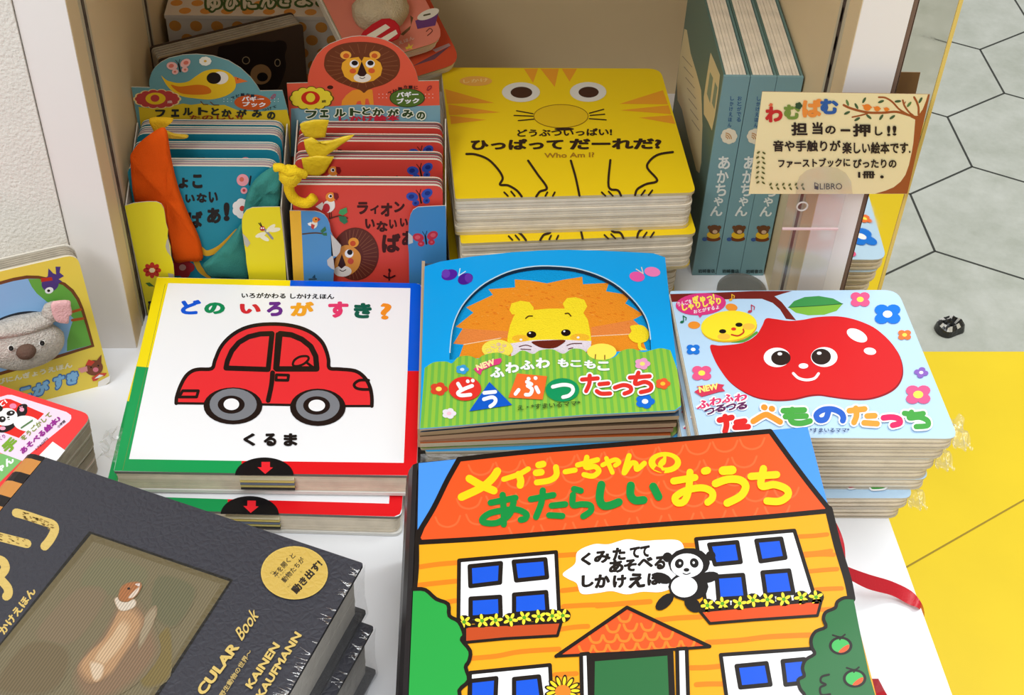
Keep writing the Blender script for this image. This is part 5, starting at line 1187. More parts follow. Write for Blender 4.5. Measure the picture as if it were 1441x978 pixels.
def head2(a):
    a.F(*f19); BR = (112, 58, 34)
    a.poly([(100, 632), (250, 622), (450, 612), (560, 602), (700, 606), (860, 618), (1180, 608), (1185, 980), (100, 980)], (128, 170, 184))
    a.poly([(465, 608), (470, 575), (500, 535), (545, 500), (600, 490), (690, 495), (700, 605), (672, 605), (660, 560), (640, 560), (636, 608), (612, 606), (606, 575), (580, 580), (570, 606)], (240, 156, 50))
    a.line([(412, 580), (404, 540), (388, 500)], 9, (220, 120, 50)); a.ell(384, 478, 22, 14, (70, 34, 26))
    a.poly([(340, 300), (352, 245), (385, 205), (450, 170), (540, 152), (650, 150), (760, 170), (840, 210), (880, 260), (890, 310), (882, 360), (850, 410), (780, 455), (700, 480), (655, 498), (628, 518), (600, 498), (520, 470), (430, 432), (370, 380), (345, 340)], BR, sm=True)
    for k in range(26):
        t = 6.2832 * k / 26; a.line([(615 + 150 * math.cos(t), 325 + 95 * math.sin(t)), (615 + 262 * math.cos(t), 322 + 158 * math.sin(t))], 3, (150, 92, 60), sm=False, same=k > 0, cap=False)
    for x in (497, 708): a.ell(x, 245, 40, 30, (246, 176, 70)); a.ell(x + (3 if x < 600 else -3), 250, 22, 18, (210, 96, 40))
    a.poly([(465, 340), (472, 300), (510, 270), (590, 258), (612, 290), (628, 258), (700, 265), (748, 300), (762, 340), (750, 392), (700, 430), (620, 447), (540, 435), (488, 400)], (246, 176, 50))
    a.ell(558, 308, 33, 28, WHITE); a.ell(674, 308, 33, 28, WHITE); a.ell(562, 302, 23, 18, (34, 22, 20)); a.ell(676, 302, 23, 18, (34, 22, 20)); a.ell(548, 360, 24, 18, (226, 96, 50)); a.ell(684, 358, 24, 18, (226, 96, 50))
    a.ell(617, 408, 63, 34, (244, 236, 222)); a.poly([(612, 290), (650, 378), (630, 398), (600, 398), (580, 382)], (56, 30, 28)); a.line([(598, 408), (617, 415), (636, 406)], 5, (70, 40, 36))
    for col, k in (((96, 84, 30), 1.06), ((246, 222, 60), 1.0)): a.blob([(248 + 118 * k * math.cos(t), 558 + 58 * k * math.sin(t), 36 * k, 26 * k, 0) for t in (6.2832 * i / 12 for i in range(12))] + [(248, 558, 120 * k, 62 * k, 0)], col)
    a.ell(242, 555, 68, 50, (212, 48, 34)); a.ell(242, 552, 33, 33, (246, 222, 60)); a.text('歳', (322, 590), (356, 588), 20, (60, 50, 30), .02)
    a.ell(942, 555, 128, 68, (40, 60, 30)); a.ell(942, 555, 122, 63, (86, 116, 46)); a.text('バギー', (866, 552), (1024, 548), 40, WHITE, .05); a.text('ブック', (866, 598), (1030, 594), 40, WHITE, .05)
    for i, c in enumerate('ベビーカーに'): a.ch(c, 800 + i * 38, 505 - 14 * i + (i > 3) * (i - 3) * 16, 828 + i * 38, 527 - 14 * i + (i > 3) * (i - 3) * 16, (60, 30, 30), .03)
    for x in (765, 1100): a.text('・・・', (x - 30, 530), (x + 30, 530), 5, WHITE); a.text('・・・', (x - 30, 556), (x + 30, 556), 5, WHITE)
    a.line([(1085, 498), (1095, 475), (1115, 468), (1112, 485), (1090, 502)], 6, (150, 50, 60))
    xs = [205, 310, 415, 525, 615, 690, 800, 905, 1010]
    for i, c in enumerate('フェルトとかがみの'):
        ww = 82 if c not in 'とェの' else 62; y = 645 + 6 * abs(i - 4) + (8 if i == 8 else 0)
        a.ch(c, xs[i] - 8, y - 30, xs[i] + ww + 8, y + 42, (238, 240, 220), .13); a.ch(c, xs[i], y - 22, xs[i] + ww, y + 34, (52, 74, 40), .055)
    a.text('しかけ絵本', (445, 728), (885, 722), 44, (200, 40, 60), .05)
hp = P(f19, [(70, 450), (222, 446), (224, 400), (236, 350), (258, 295), (290, 240), (335, 195), (380, 165), (480, 126), (540, 112), (600, 107), (660, 110), (720, 119), (780, 135), (830, 158), (880, 190), (920, 226), (955, 270), (982, 315), (1005, 365), (1018, 410), (1022, 433), (1172, 430), (1176, 600)])
hp += [(618.5, zbot(ph2, 618)), (420.5, zbot(ph2, 420))]
card_sheet(hp, ph2, .0008, (230, 94, 68), (206, 200, 184), head2, 'header_card', [M['prnt']], bx2)

# ---- teal cloth-strap books standing in the yellow box
def upright_book(root, x0, x1, y, z1, t, col, art, edges, pl_, strap=None, rad=.008):
    q = [V((x0, y, z1)), V((x1, y, z1)), V((x1, y, .0014)), V((x0, y, .0014))]
    mb = MB(); mb.prism(rounded(q, [rad, rad, .002, .002]), (0, .0012, 0), col, side=(226, 220, 200)); a = Art(mb, pl_)
    if art: art(a)
    mb.build('cover', [M['prnt']], root)
    mb = MB(); board_stack(mb, [p + V((0, .0012, 0)) for p in q], (0, 1, 0), t - .0024, 5, [rad, rad, .002, .002], .0004, gap=.0006, jit=.0002, edges=edges, mi=0, gmi=0); mb.build('pages', [M['matte']], root)
    mb = MB(); mb.prism(rounded([p + V((0, t - .0012, 0)) for p in q], [rad, rad, .002, .002]), (0, .0012, 0), col, side=(226, 220, 200)); mb.build('back_cover', [M['prnt']], root)
pt = front(.777)
def teal_art(a):
    a.F(*f17); K = (30, 22, 22)
    for c, x0, y0, x1, y1 in (('ょ', 388, 128, 446, 192), ('こ', 470, 108, 532, 192), ('い', 428, 228, 486, 278), ('な', 496, 220, 558, 278), ('い', 568, 212, 624, 278), ('ば', 442, 328, 532, 430), ('あ', 558, 308, 642, 402), ('!', 658, 276, 694, 388)): a.ch(c, x0, y0, x1, y1, K, .06)
    a.ell(772, 142, 36, 36, (244, 160, 170), 30); a.ell(780, 205, 20, 20, (244, 160, 170)); a.ell(766, 138, 14, 14, (220, 110, 90)); a.ell(780, 204, 9, 9, (200, 60, 70)); a.line([(820, 120), (812, 170)], 10, (30, 30, 40))
    a.flower(770, 312, 60, (246, 240, 236), (200, 60, 50), n=7, sq=1, cw=.28)
    a.line([(520, 555), (560, 580), (640, 545), (740, 450)], 34, (238, 178, 52)); a.line([(490, 620), (520, 680), (570, 715)], 34, (238, 178, 52)); a.flower(412, 665, 70, (190, 50, 60), (240, 180, 170), n=5, sq=.9)
tb = thing('board_book', 'teal board book with an orange cloth strap, foremost in the yellow box', 'book', (-.161, .7834, .0014), 'teal cloth strap books')
upright_book(tb, -.2105, -.1110, .777, .1238, .0092, (34, 140, 164), teal_art, [(206, 192, 178), (190, 160, 168), (214, 202, 184), (176, 160, 166), (216, 204, 188)], pt)
for k, (y, s_) in enumerate(((.7962, 'teal board book second from the front in the yellow box'), (.8138, 'teal board book third from the front in the yellow box'))):
    dup(tb, (-.161 + .0004 * k, y + .0064, .0014), 0, s_)
tl = thing('board_book', 'teal board book at the back of the yellow box against the header', 'book', (-.161, .831, .0014), 'teal cloth strap books')
upright_book(tl, -.2105, -.1110, .8284, .1215, .0062, (34, 140, 164), None, [(226, 210, 200), (214, 190, 190), (232, 222, 206)], front(.8284))
f21 = (0, 0, 3.431); po = front(.7755)
mb = MB(); puff(mb, P(f17, [(100, 30), (108, -20), (152, -78), (230, -140), (290, -172), (318, -150), (330, -80), (346, 20), (385, 180), (440, 330), (505, 470), (530, 560), (528, 622), (450, 628), (372, 636), (352, 560), (320, 420), (270, 310), (190, 272), (124, 262)]), po, .0040, seed=2, wr=.5)
mb.build('cloth_strap', M['orange'], tb, label='folded orange cloth strap', smooth=True)
mb = MB(); puff(mb, P(f17, [(944, 66), (985, 62), (999, 110), (998, 200), (990, 296), (900, 320), (785, 345), (782, 300), (800, 225), (850, 135)]), front(.7748), .0052, seed=6, wr=.8)
puff(mb, P(f17, [(735, 440), (770, 410), (800, 520), (815, 720), (700, 716), (580, 712), (532, 655), (590, 600), (670, 520)]), front(.7740), .0040, seed=9, wr=.6)
mb.build('cloth_strap', M['tealc'], tb, label='gathered teal cloth strap', smooth=True)
mb = MB(); puff(mb, P(f21, [(720, 575), (760, 566), (835, 572), (820, 590), (800, 608), (792, 640), (752, 640), (735, 606)]), front(.7950), .004, (240, 190, 40), seed=4)
puff(mb, P(f21, [(800, 630), (840, 645), (905, 652), (900, 664), (830, 664), (798, 655)]), front(.7925), .0022, (226, 186, 60), seed=1)
mb.build('tie', M['felt'], tb, label='short yellow tie at the top of the strap', smooth=True)

# ---- red cloth-strap books standing in the blue box
pr_ = front(.7668)
def red_art(a):
    a.F(*f20); K = (66, 18, 16)
    for c, x0, y0, x1, y1 in (('ラ', 500, 374, 570, 452), ('イ', 582, 394, 636, 450), ('オ', 648, 380, 720, 466), ('ン', 732, 372, 798, 440), ('い', 550, 480, 612, 542), ('な', 622, 494, 692, 562), ('い', 700, 484, 750, 542), ('い', 768, 476, 818, 530), ('ば', 655, 572, 772, 692), ('あ', 780, 556, 860, 650)): a.ch(c, x0, y0, x1, y1, K, .055)
    a.butterfly(895, 350, 76, (52, 82, 176), (30, 50, 130), -12)
    a.ell(490, 700, 146, 165, (98, 44, 34), n=40)
    for k in range(22):
        t = -2.0 + 4.2 * k / 22; a.line([(470 + 70 * math.cos(t), 710 + 80 * math.sin(t)), (488 + 138 * math.cos(t), 702 + 156 * math.sin(t))], 3, (140, 84, 60), sm=False, cap=False, same=k > 0)
    a.ell(478, 628, 33, 30, (240, 160, 60)); a.ell(474, 634, 18, 17, (210, 80, 40)); a.poly([(400, 655), (450, 645), (505, 680), (524, 725), (505, 790), (450, 832), (370, 836), (360, 760), (380, 700)], (226, 150, 66), sm=True)
    a.ell(450, 697, 27, 26, WHITE); a.ell(455, 689, 17, 17, (30, 22, 22)); a.ell(460, 745, 19, 19, (206, 80, 60)); a.ell(410, 808, 56, 34, (240, 234, 226)); a.poly([(405, 700), (430, 770), (402, 792), (380, 772)], (60, 34, 34)); a.line([(392, 800), (410, 808), (430, 798)], 5, (60, 34, 34))
    a.poly([(240, 404), (284, 374), (292, 400), (278, 428)], (244, 240, 232)); a.poly([(300, 372), (352, 362), (360, 410), (330, 440), (302, 436), (288, 410)], (246, 242, 234), sm=True); a.ell(335, 344, 32, 30, (240, 150, 60)); a.poly([(352, 316), (378, 320), (386, 344), (372, 364), (356, 352)], (130, 30, 36)); a.ell(333, 338, 13, 12, WHITE); a.ell(335, 338, 8, 8, BLACK); a.ell(308, 412, 22, 28, (200, 50, 60))
    a.line([(326, 440), (328, 474)], 5, (80, 30, 20)); a.line([(338, 440), (340, 474)], 5, (80, 30, 20)); a.line([(330, 478), (390, 462), (440, 476)], 8, (90, 44, 30))
    a.poly([(384, 446), (392, 424), (434, 408), (440, 440), (410, 460)], (70, 160, 96)); a.poly([(384, 462), (430, 466), (442, 500), (420, 514), (392, 494)], (50, 120, 84))
    a.poly([(694, 796), (704, 790), (712, 806), (702, 822)], (60, 20, 26)); a.line([(668, 836), (700, 850), (736, 836)], 10, (60, 20, 26)); a.line([(700, 820), (700, 864)], 8, (60, 20, 26))
rb = thing('board_book', 'red board book with a brown-maned lion, foremost in the blue box', 'book', (-.05, .7735, .0014), 'red cloth strap books')
ed = [(212, 200, 186), (180, 84, 90), (206, 196, 180), (160, 60, 74), (96, 116, 106), (214, 204, 190)]
upright_book(rb, -.1010, .0005, .7668, .1165, .0098, (222, 74, 62), red_art, ed, pr_, rad=.006)
for k, (y, s_) in enumerate(((.7960, 'red board book second from the front in the blue box'), (.8165, 'red board book third from the front in the blue box'))):
    dup(rb, (-.05 + .0003 * k, y + .0067, .0014), 0, s_)
rl = thing('board_book', 'red board book at the back of the blue box against the lion header', 'book', (-.05, .837, .0014), 'red cloth strap books')
upright_book(rl, -.1010, .0005, .8340, .1160, .0080, (222, 74, 62), None, ed, front(.834), rad=.006)
mb = MB()
for pts, y, t_, sd_ in ([P(f19, [(165, 745), (205, 728), (262, 714), (330, 712), (376, 716), (362, 770), (350, 838), (270, 850), (198, 832), (172, 790)]), .8155, .0007, 3], [P(f19, [(192, 860), (250, 840), (300, 872), (400, 862), (480, 835), (562, 820), (530, 850), (470, 890), (405, 940), (352, 975), (290, 1000), (235, 985), (205, 930)]), .7952, .0008, 5], [P(f20, [(152, 102), (240, 86), (356, 92), (330, 140), (300, 190), (262, 212), (205, 206), (170, 195)]), .7945, .0008, 8]):
    puff(mb, pts, front(y), t_, seed=sd_, wr=.8, sm=False)
mb.build('tie', M['ytape'], rb, label='yellow tape tied round the books', smooth=True)
mb = MB(); pq_ = front(.7635)
pth = spline([pq_.at(*p, h) for p, h in zip(P(f20, [(-15, 160), (28, 160), (70, 190), (120, 185), (175, 205)]), (.004, .005, .006, .005, .002))], False, 4); pth = [V(p) for p in pth]; mb.tube(pth, .0030, (244, 206, 40))
pth = spline([pq_.at(*p, .0035) for p in P(f20, [(85, 200), (72, 250), (80, 315), (120, 365), (185, 382), (232, 345)])], False, 4); mb.tube([V(p) for p in pth], .0036, (240, 200, 36))
mb.ball(pq_.at(*P(f20, [(82, 210)])[0], .004), (.0075, 0, 0), (0, .005, 0), (0, 0, .0085), (246, 210, 44), lump=.2)
mb.build('cord', M['felt'], rb, label='knotted yellow cord at the left edge', smooth=True)

# ---- yellow tiger books
ZT = .098
st = flat(ZT); f16 = (600, 80, 2.8775)
def tiger_art(a):
    a.F(*f16); OR = (238, 160, 44); K = (50, 32, 24)
    for p in ([(395, 48), (452, 48), (432, 105)], [(462, 48), (536, 48), (520, 122)], [(548, 48), (610, 48), (580, 100)], [(75, 130), (275, 187), (85, 190)], [(88, 192), (300, 225), (92, 236)], [(95, 238), (242, 255), (100, 272)], [(958, 135), (783, 190), (978, 192)], [(980, 196), (783, 216), (992, 232)], [(995, 236), (860, 246), (1008, 272)]): a.poly(p, OR)
    a.ell(200, 98, 66, 20, (240, 176, 80)); a.text('しかけ', (150, 106), (250, 100), 14, (250, 214, 140), .02)
    a.ell(383, 143, 77, 40, (226, 222, 210)); a.ell(385, 144, 44, 23, (70, 42, 30)); a.ell(655, 142, 74, 40, (226, 222, 210)); a.ell(657, 143, 41, 22, (70, 42, 30))
    pts = [(545 + 110 * math.cos(t), 240 + 47 * math.sin(t)) for t in (6.2832 * i / 36 for i in range(36))]; a.ell(545, 240, 110, 47, (232, 192, 30), n=36); a.line(pts, 3, (150, 110, 20), sm=False, closed=True); a.ell(558, 292, 40, 6, K)
    for p in ([(365, 218), (432, 230)], [(355, 237), (432, 240)], [(372, 258), (435, 252)], [(660, 228), (718, 212)], [(663, 237), (722, 232)], [(660, 250), (728, 255)]): a.line(p, 4.5, K)
    a.text('どうぶついっぱい!', (368, 323), (752, 318), 30, K, .035); a.text('ひっぱって', (180, 377), (555, 375), 44, K, .05); a.text('だーれだ?', (580, 375), (952, 373), 44, K, .05); a.text('Who Am I?', (478, 409), (680, 406), 20, (170, 120, 30), .02)
    for p in ([(162, 393), (200, 395), (250, 415), (290, 455), (309, 490), (298, 517), (330, 520), (365, 540), (386, 565)], [(412, 420), (450, 475), (488, 530), (460, 545), (445, 565)], [(585, 420), (605, 490), (620, 562)], [(745, 418), (738, 525), (775, 540), (788, 562)], [(998, 385), (940, 395), (905, 420), (895, 450), (935, 500), (890, 515), (855, 535), (845, 560)]): a.line(p, 9, K)
    for p in ([(315, 548), (330, 563)], [(343, 545), (358, 563)], [(490, 548), (482, 563)], [(520, 548), (512, 563)], [(710, 548), (725, 563)], [(738, 545), (755, 563)], [(885, 540), (870, 560)], [(915, 540), (900, 560)]): a.line(p, 7, K)
q = [st.at(*p) for p in ((621, 95), (929, 96.5), (979.5, 271), (641, 280))]
tc_ = sum(q, V()) / 4
tg = thing('board_book', 'yellow tiger-face board book, topmost copy of its thick stack', 'book', (tc_.x, tc_.y, ZT - .0322), 'yellow tiger board books')
make_cover(q, [.004, .010, .006, .002], .0022, (244, 208, 24), (214, 196, 150), st, tiger_art, [M['gloss']], tg)
mb = MB(); board_stack(mb, [p + DOWN * .0022 for p in q], DOWN, .0278, 10, [.004, .011, .008, .003], .0005, gap=.0005, jit=.0007); mb.build('pages', [M['page'], M['gap']], tg)
mb = MB(); mb.prism(rounded([p + DOWN * .0300 for p in q], [.004, .010, .008, .003]), DOWN * .0022, (244, 208, 24), side=(214, 196, 150)); mb.build('back_cover', M['prnt'], tg)
dup(tg, (tc_.x + .0025, tc_.y - .0075, ZT - .0644 - .0001), math.radians(1.0), 'yellow tiger-face board book in the middle of its stack, jutting forward')
dup(tg, (tc_.x - .0020, tc_.y + .004, ZT - .0966 - .0002 - .0008), math.radians(-.8), 'yellow tiger-face board book at the bottom of its stack')

# ---- three green sound books with white lettering on their spines
f15 = (920, 0, 2.275); ps = front(.8100)
def spine_art(a):
    a.F(*f15); NV = (60, 100, 140)
    for i, c in enumerate('おとがでる'): a.ch(c, 268 - i * .8, 308 + i * 17, 282 - i * .8, 322 + i * 17, NV, .03)
    for i, c in enumerate('しかけえほん'): a.ch(c, 245 - i * 1.7, 308 + i * 17, 257 - i * 1.7, 322 + i * 17, NV, .03)
    a.flower(241, 436, 26, (238, 228, 200), (238, 228, 200), n=8, sq=.95, cw=.4)
    for r in (6, 12, 18): a.line([(230 + r * math.cos(t), 444 + r * math.sin(t)) for t in (-1.5, -1.1, -.7, -.3, .0)], 3.4, (200, 150, 90))
    for c, x0, y0, x1, y1 in (('あ', 206, 500, 244, 542), ('か', 202, 545, 240, 586), ('ち', 198, 588, 232, 628), ('ゃ', 192, 630, 222, 660), ('ん', 180, 660, 220, 692)): a.ch(c, x0, y0, x1, y1, (236, 238, 230), .03)
    a.ell(190, 764, 24, 9, (120, 64, 30)); a.ell(191, 752, 21, 12, (240, 190, 40)); a.ell(194, 735, 18, 15, (112, 70, 40)); a.ell(178, 728, 6, 6, (112, 70, 40)); a.ell(210, 728, 6, 6, (112, 70, 40)); a.ell(163, 766, 8, 6, (60, 90, 150)); a.ell(196, 742, 8, 6, (220, 180, 140))
    a.text('岩崎書店', (142, 874), (196, 874), 12, (50, 66, 66), .02)
def cover_side_art(a):
    a.F(*f15); C = (226, 208, 160)
    a.poly([(74, 262), (84, 180), (98, 92), (106, 96), (118, 170), (136, 230), (152, 290), (156, 400), (152, 520), (146, 555), (136, 545), (110, 440), (90, 350), (76, 320)], C)
    for k in range(7):
        y = 180 + k * 34; a.line([(92 + k * 5, y), (122 + k * 4, y + 34)], 2, (150, 130, 100), sm=False)
    a.poly([(160, 310), (172, 230), (182, 168), (196, 200), (212, 240), (206, 300), (196, 370), (186, 418), (174, 390), (160, 365)], C)
    for p in ([(170, 300), (180, 230), (190, 250), (180, 330)], [(186, 330), (196, 262), (204, 280), (194, 350)]): a.poly(p, (130, 150, 130))
gx0, gw, gz = .1893, .0178, .1765
gb = thing('board_book', 'slim green upright sound book, leftmost of three, with its cream-printed cover visible', 'book', (gx0 + gw / 2, .889, .0004), 'green sound books')
mb = MB(); GC = (126, 164, 168)
mb.box((gx0, .8100, .0004), (gx0 + gw, .8124, gz), GC); a = Art(mb, ps); spine_art(a)
mb.build('spine', M['prnt'], gb)
mb = MB(); mb.box((gx0, .8124, .0004), (gx0 + .0016, .972, gz), (92, 118, 108)); a = Art(mb, Plane((gx0, 0, 0), (-1, 0, 0))); cover_side_art(a); mb.build('front_cover', M['prnt'], gb)
mb = MB(); mb.box((gx0 + gw - .0016, .8124, .0004), (gx0 + gw, .972, gz), (104, 134, 128)); mb.build('back_cover', M['prnt'], gb)
mb = MB(); nb_ = 6
for k in range(nb_):
    x = gx0 + .0018 + k * (gw - .0036) / nb_; mb.box((x, .8126, .0006), (x + (gw - .0036) / nb_ - .0003, .9705, gz - .0002 - .0004 * (k % 2)))
mb.box((gx0 + .0018, .8128, .0006), (gx0 + gw - .0018, .9695, gz - .0014), mi=1); mb.build('pages', [M['page'], M['gap']], gb)
dup(gb, (gx0 + gw / 2 + .0183, .8890, .0004), 0, 'slim green upright sound book in the middle of the three')
dup(gb, (gx0 + gw / 2 + .0364, .8888, .0004), 0, 'slim green upright sound book, rightmost of three, beside the shelf panel')

# ---- black bear book leaning at the back, dotted box, puppet books
fb = (200, 0, 6.0); th_ = math.radians(27); ub = V((math.cos(th_), math.sin(th_), 0)); p0 = at(222, 83, .138); pb = Plane(p0, (math.sin(th_), -math.cos(th_), 0))
p1 = p0 + ub * ((at(427, 45, .138) - p0).dot(ub))
for _ in range(3): pass
ux = (pb.at(427, 45) - p0).dot(ub)
br_ = thing('board_book', 'black bear picture book standing askew behind the yellow display box', 'book', tuple(V((p0.x, p0.y, .0006))))
qb = [p0, p0 + ub * ux, V((*(p0 + ub * ux).xy, .0006)), V((*p0.xy, .0006))]
def bear_art(a):
    a.F(*fb); K = (40, 28, 24)
    a.poly([(640, 420), (680, 385), (740, 378), (860, 352), (1000, 345), (1110, 352), (1150, 340), (1205, 352), (1222, 400), (1205, 470), (1215, 560), (1180, 680), (1120, 760), (900, 800), (700, 760), (640, 600)], (34, 24, 22), sm=True)
    for x, y, rx, ry in ((877, 510, 33, 33), (1143, 530, 26, 33)): a.ell(x, y, rx, ry, (170, 150, 116)); a.ell(x, y, rx - 7, ry - 7, (28, 20, 18))
    a.ell(1003, 628, 88, 85, (166, 128, 86)); a.ell(1016, 650, 46, 38, (24, 18, 18))
mb = MB(); mb.prism(rounded(qb, [.003, .004, .002, .002]), pb.n * -.0018, (74, 56, 44), side=(150, 130, 96)); a = Art(mb, pb); bear_art(a); mb.build('cover', M['prnt'], br_)
mb = MB(); board_stack(mb, [p - pb.n * .0018 for p in qb], -pb.n, .0150, 5, [.003, .004, .002, .002], .0006, gap=.0008, jit=0); mb.build('pages', [M['pageg'], M['gap']], br_)
mb = MB(); mb.prism(rounded([p - pb.n * .0168 for p in qb], [.003, .004, .002, .002]), pb.n * -.0018, (70, 54, 42)); mb.build('back_cover', M['prnt'], br_)

YD, ZD, XD0, XD1 = .958, .131, -.2090, -.0700
db = thing('gift_box', 'cream box with orange polka dots and green-edged lettering at the back of the shelf', 'box', (-.14, 1.0, .0004))
def dots(pl_, uu, vv, o_, nu_, nv_, sp_, mb, k0=0):
    a = Art(mb, pl_)
    for j in range(nv_):
        for i in range(nu_):
            c = o_ + uu * (i + .5 * ((j + k0) % 2) + .4) * sp_ + vv * (j + .5) * sp_ * .72
            if (c - o_).dot(uu) > XD1 - XD0 - .006: continue
            r = sp_ * .29; vs = [c + pl_.n * 4e-5 + uu * r * math.cos(6.2832 * k / 16) + vv * r * math.sin(6.2832 * k / 16) for k in range(16)]; mb.add(vs, [tuple(range(16))], (222, 150, 66))
mb = MB(); mb.box((XD0, YD, .0004), (XD1, 1.052, ZD - .003), (222, 208, 190)); dots(front(YD), V((1, 0, 0)), V((0, 0, -1)), V((XD0, YD, ZD - .004)), 10, 10, .0158, mb); mb.build('body', M['prnt'], db)
mb = MB(); mb.box((XD0 - .0006, YD - .0008, ZD - .003), (XD1 + .0006, 1.0535, ZD), (224, 210, 192)); sd_ = flat(ZD); dots(sd_, V((1, 0, 0)), V((0, 1, 0)), V((XD0, YD, ZD)), 10, 8, .0158, mb, 1)
a = Art(mb, sd_, fb)
for i, c in enumerate('ゆびにんぎょうえ'):
    x = 545 + i * 152; y = 92 - i * 9; hh = 128 if c not in 'ょ' else 90; a.ch(c, x - 22, y - hh - 18, x + 142, y + 18, (58, 92, 40), .14); a.ch(c, x, y - hh, x + 120, y, (228, 220, 200), .05)
mb.build('lid', M['prnt'], db)

fr = (420, 0, 6.0)
def puppet_book(root, q, zt, t, col, art):
    s_ = flat(zt); mb = MB(); mb.prism(rounded(q, [.003, .003, .012, .003]), DOWN * .0014, col, side=(190, 172, 130)); a = Art(mb, s_)
    if art: art(a)
    mb.build('cover', M['prnt'], root)
    mb = MB(); board_stack(mb, [p + DOWN * .0014 for p in q], DOWN, t - .0014, 4, [.003, .003, .012, .003], .0004, gap=.0006, jit=.0006); mb.build('pages', [M['page'], M['gap']], root)
def pup_art(a):
    a.F(*fr)
    a.poly([(510, 320), (560, 250), (700, 160), (790, 158), (850, 210), (866, 290), (780, 350), (640, 350)], (196, 34, 40)); a.poly([(580, 295), (740, 205), (775, 230), (620, 330)], (236, 222, 196)); a.poly([(690, 325), (820, 250), (835, 280), (740, 345)], (236, 222, 196))
    a.poly([(860, 290), (950, 215), (945, 130), (970, 150), (940, 250), (885, 300)], (110, 80, 50)); a.poly([(985, 175), (1185, 90), (1155, 215), (1005, 245)], (106, 60, 110)); a.ell(1095, 120, 98, 38, (226, 216, 196), -22); a.line([(1060, 130), (1110, 118)], 14, (90, 80, 50))
    a.poly([(900, 400), (925, 392), (930, 362), (945, 390), (972, 372), (955, 400), (965, 415), (935, 408), (915, 420)], (240, 206, 70)); a.text('えほん', (850, 380), (980, 330), 30, (230, 190, 170), .02)
    a.line([(1080, 265), (1110, 240), (1130, 262), (1090, 300)], 8, (120, 60, 50))
def tilted(px_, py_, z, yaw, lean):
    c = at(px_, py_, z); f_ = math.radians(yaw); l_ = math.radians(lean)
    b_ = V((-math.cos(f_), -math.sin(f_), 0)); h_ = V((-math.sin(f_), math.cos(f_), 0)); s_ = h_ * math.cos(l_) + V((0, 0, 1)) * math.sin(l_); n_ = s_.cross(-b_) * -1
    n_ = n_ if n_.z > 0 else -n_
    return c, b_, s_, n_
def tilted_book(root, c, b_, s_, n_, wd, ht, t, col, art):
    q = [c + b_ * wd + s_ * ht, c + s_ * ht, c, c + b_ * wd]; pl_ = Plane(c, n_); rad = [.003, .003, .014, .003]
    mb = MB(); mb.prism(rounded(q, rad), n_ * -.0014, col, side=(190, 172, 130)); a = Art(mb, pl_)
    if art: art(a)
    mb.build('cover', M['prnt'], root)
    mb = MB(); board_stack(mb, [p - n_ * .0014 for p in q], -n_, t - .0014, 4, rad, .0002, gap=.0006, jit=.0006); mb.build('pages', [M['page'], M['gap']], root)
    return pl_
def pup_art(a):
    a.F(*fr)
    a.poly([(860, 290), (950, 215), (945, 130), (970, 150), (940, 250), (885, 300)], (110, 80, 50)); a.poly([(985, 175), (1185, 90), (1155, 215), (1005, 245)], (106, 60, 110)); a.ell(1095, 120, 98, 38, (226, 216, 196), -22); a.line([(1060, 130), (1110, 118)], 14, (90, 80, 50))
    a.poly([(900, 400), (925, 392), (930, 362), (945, 390), (972, 372), (955, 400), (965, 415), (935, 408), (915, 420)], (240, 206, 70)); a.text('えほん', (850, 380), (980, 330), 30, (230, 190, 170), .02)
    a.line([(1080, 265), (1110, 240), (1130, 262), (1090, 300)], 8, (120, 60, 50))
c, b_, s_, n_ = tilted(622, 52, .128, 30, 30); c = c - b_ * .002 - s_ * .003
ba = thing('board_book', 'reddish puppet board book with a beige plush animal, propped askew behind the lion header', 'book', tuple(c), 'puppet board books')
pl_ = tilted_book(ba, c, b_, s_, n_, .076, .085, .0125, (222, 128, 104), pup_art)
mb = MB(); k_ = pl_.at(*P(fr, [(695, 85)])[0], .004); mb.ball(k_, (-b_ * .0225), s_ * .0165, n_ * .013, nu=30, nv=20, lump=.1, seed=2); hd2 = mb.build('plush_head', M['furb'], ba, label='beige plush animal', smooth=True)
mb = MB(); k_ = pl_.at(*P(fr, [(575, 10)])[0], .010); mb.ball(k_, -b_ * .0060, s_ * .0055, n_ * .005, nu=18, nv=12, lump=.1); mb.build('ear', M['furb'], hd2, smooth=True)
fro = [(515, 320), (545, 268), (620, 205), (700, 160), (770, 156), (815, 176), (850, 215), (866, 280), (845, 325), (790, 350), (640, 360)]
mb = MB(); puff(mb, P(fr, fro), pl_, .0012, (196, 34, 40), wr=0, sm=False, h0=.0165); sh_ = Plane(pl_.p + n_ * .0178, n_); a = Art(mb, sh_, fr)
a.poly([(575, 298), (735, 203), (775, 232), (625, 330)], (236, 222, 196)); a.poly([(680, 332), (822, 250), (838, 285), (745, 350)], (236, 222, 196)); mb.build('striped_shirt', M['matte'], hd2, label='red and cream striped shirt')
for k in range(60):
    c2, b_, s_, n_ = tilted(645, 84, .118 - .001 * k, 30, 30); c2 = c2 - b_ * .002 - s_ * .003
    if (c2 - c).dot(n_) < -.0130: break
c = c2
bb = thing('board_book', 'orange-red board book under the puppet book, its rounded corner beside the tiger book', 'book', tuple(c), 'puppet board books')
def pup2(a):
    a.F(*fr); a.poly([(960, 560), (1180, 440), (1290, 380), (1220, 440), (1150, 500)], (110, 70, 80)); a.poly([(1130, 420), (1270, 365), (1285, 385), (1160, 440)], (186, 150, 150))
tilted_book(bb, c, b_, s_, n_, .075, .085, .0125, (206, 78, 46), pup2)

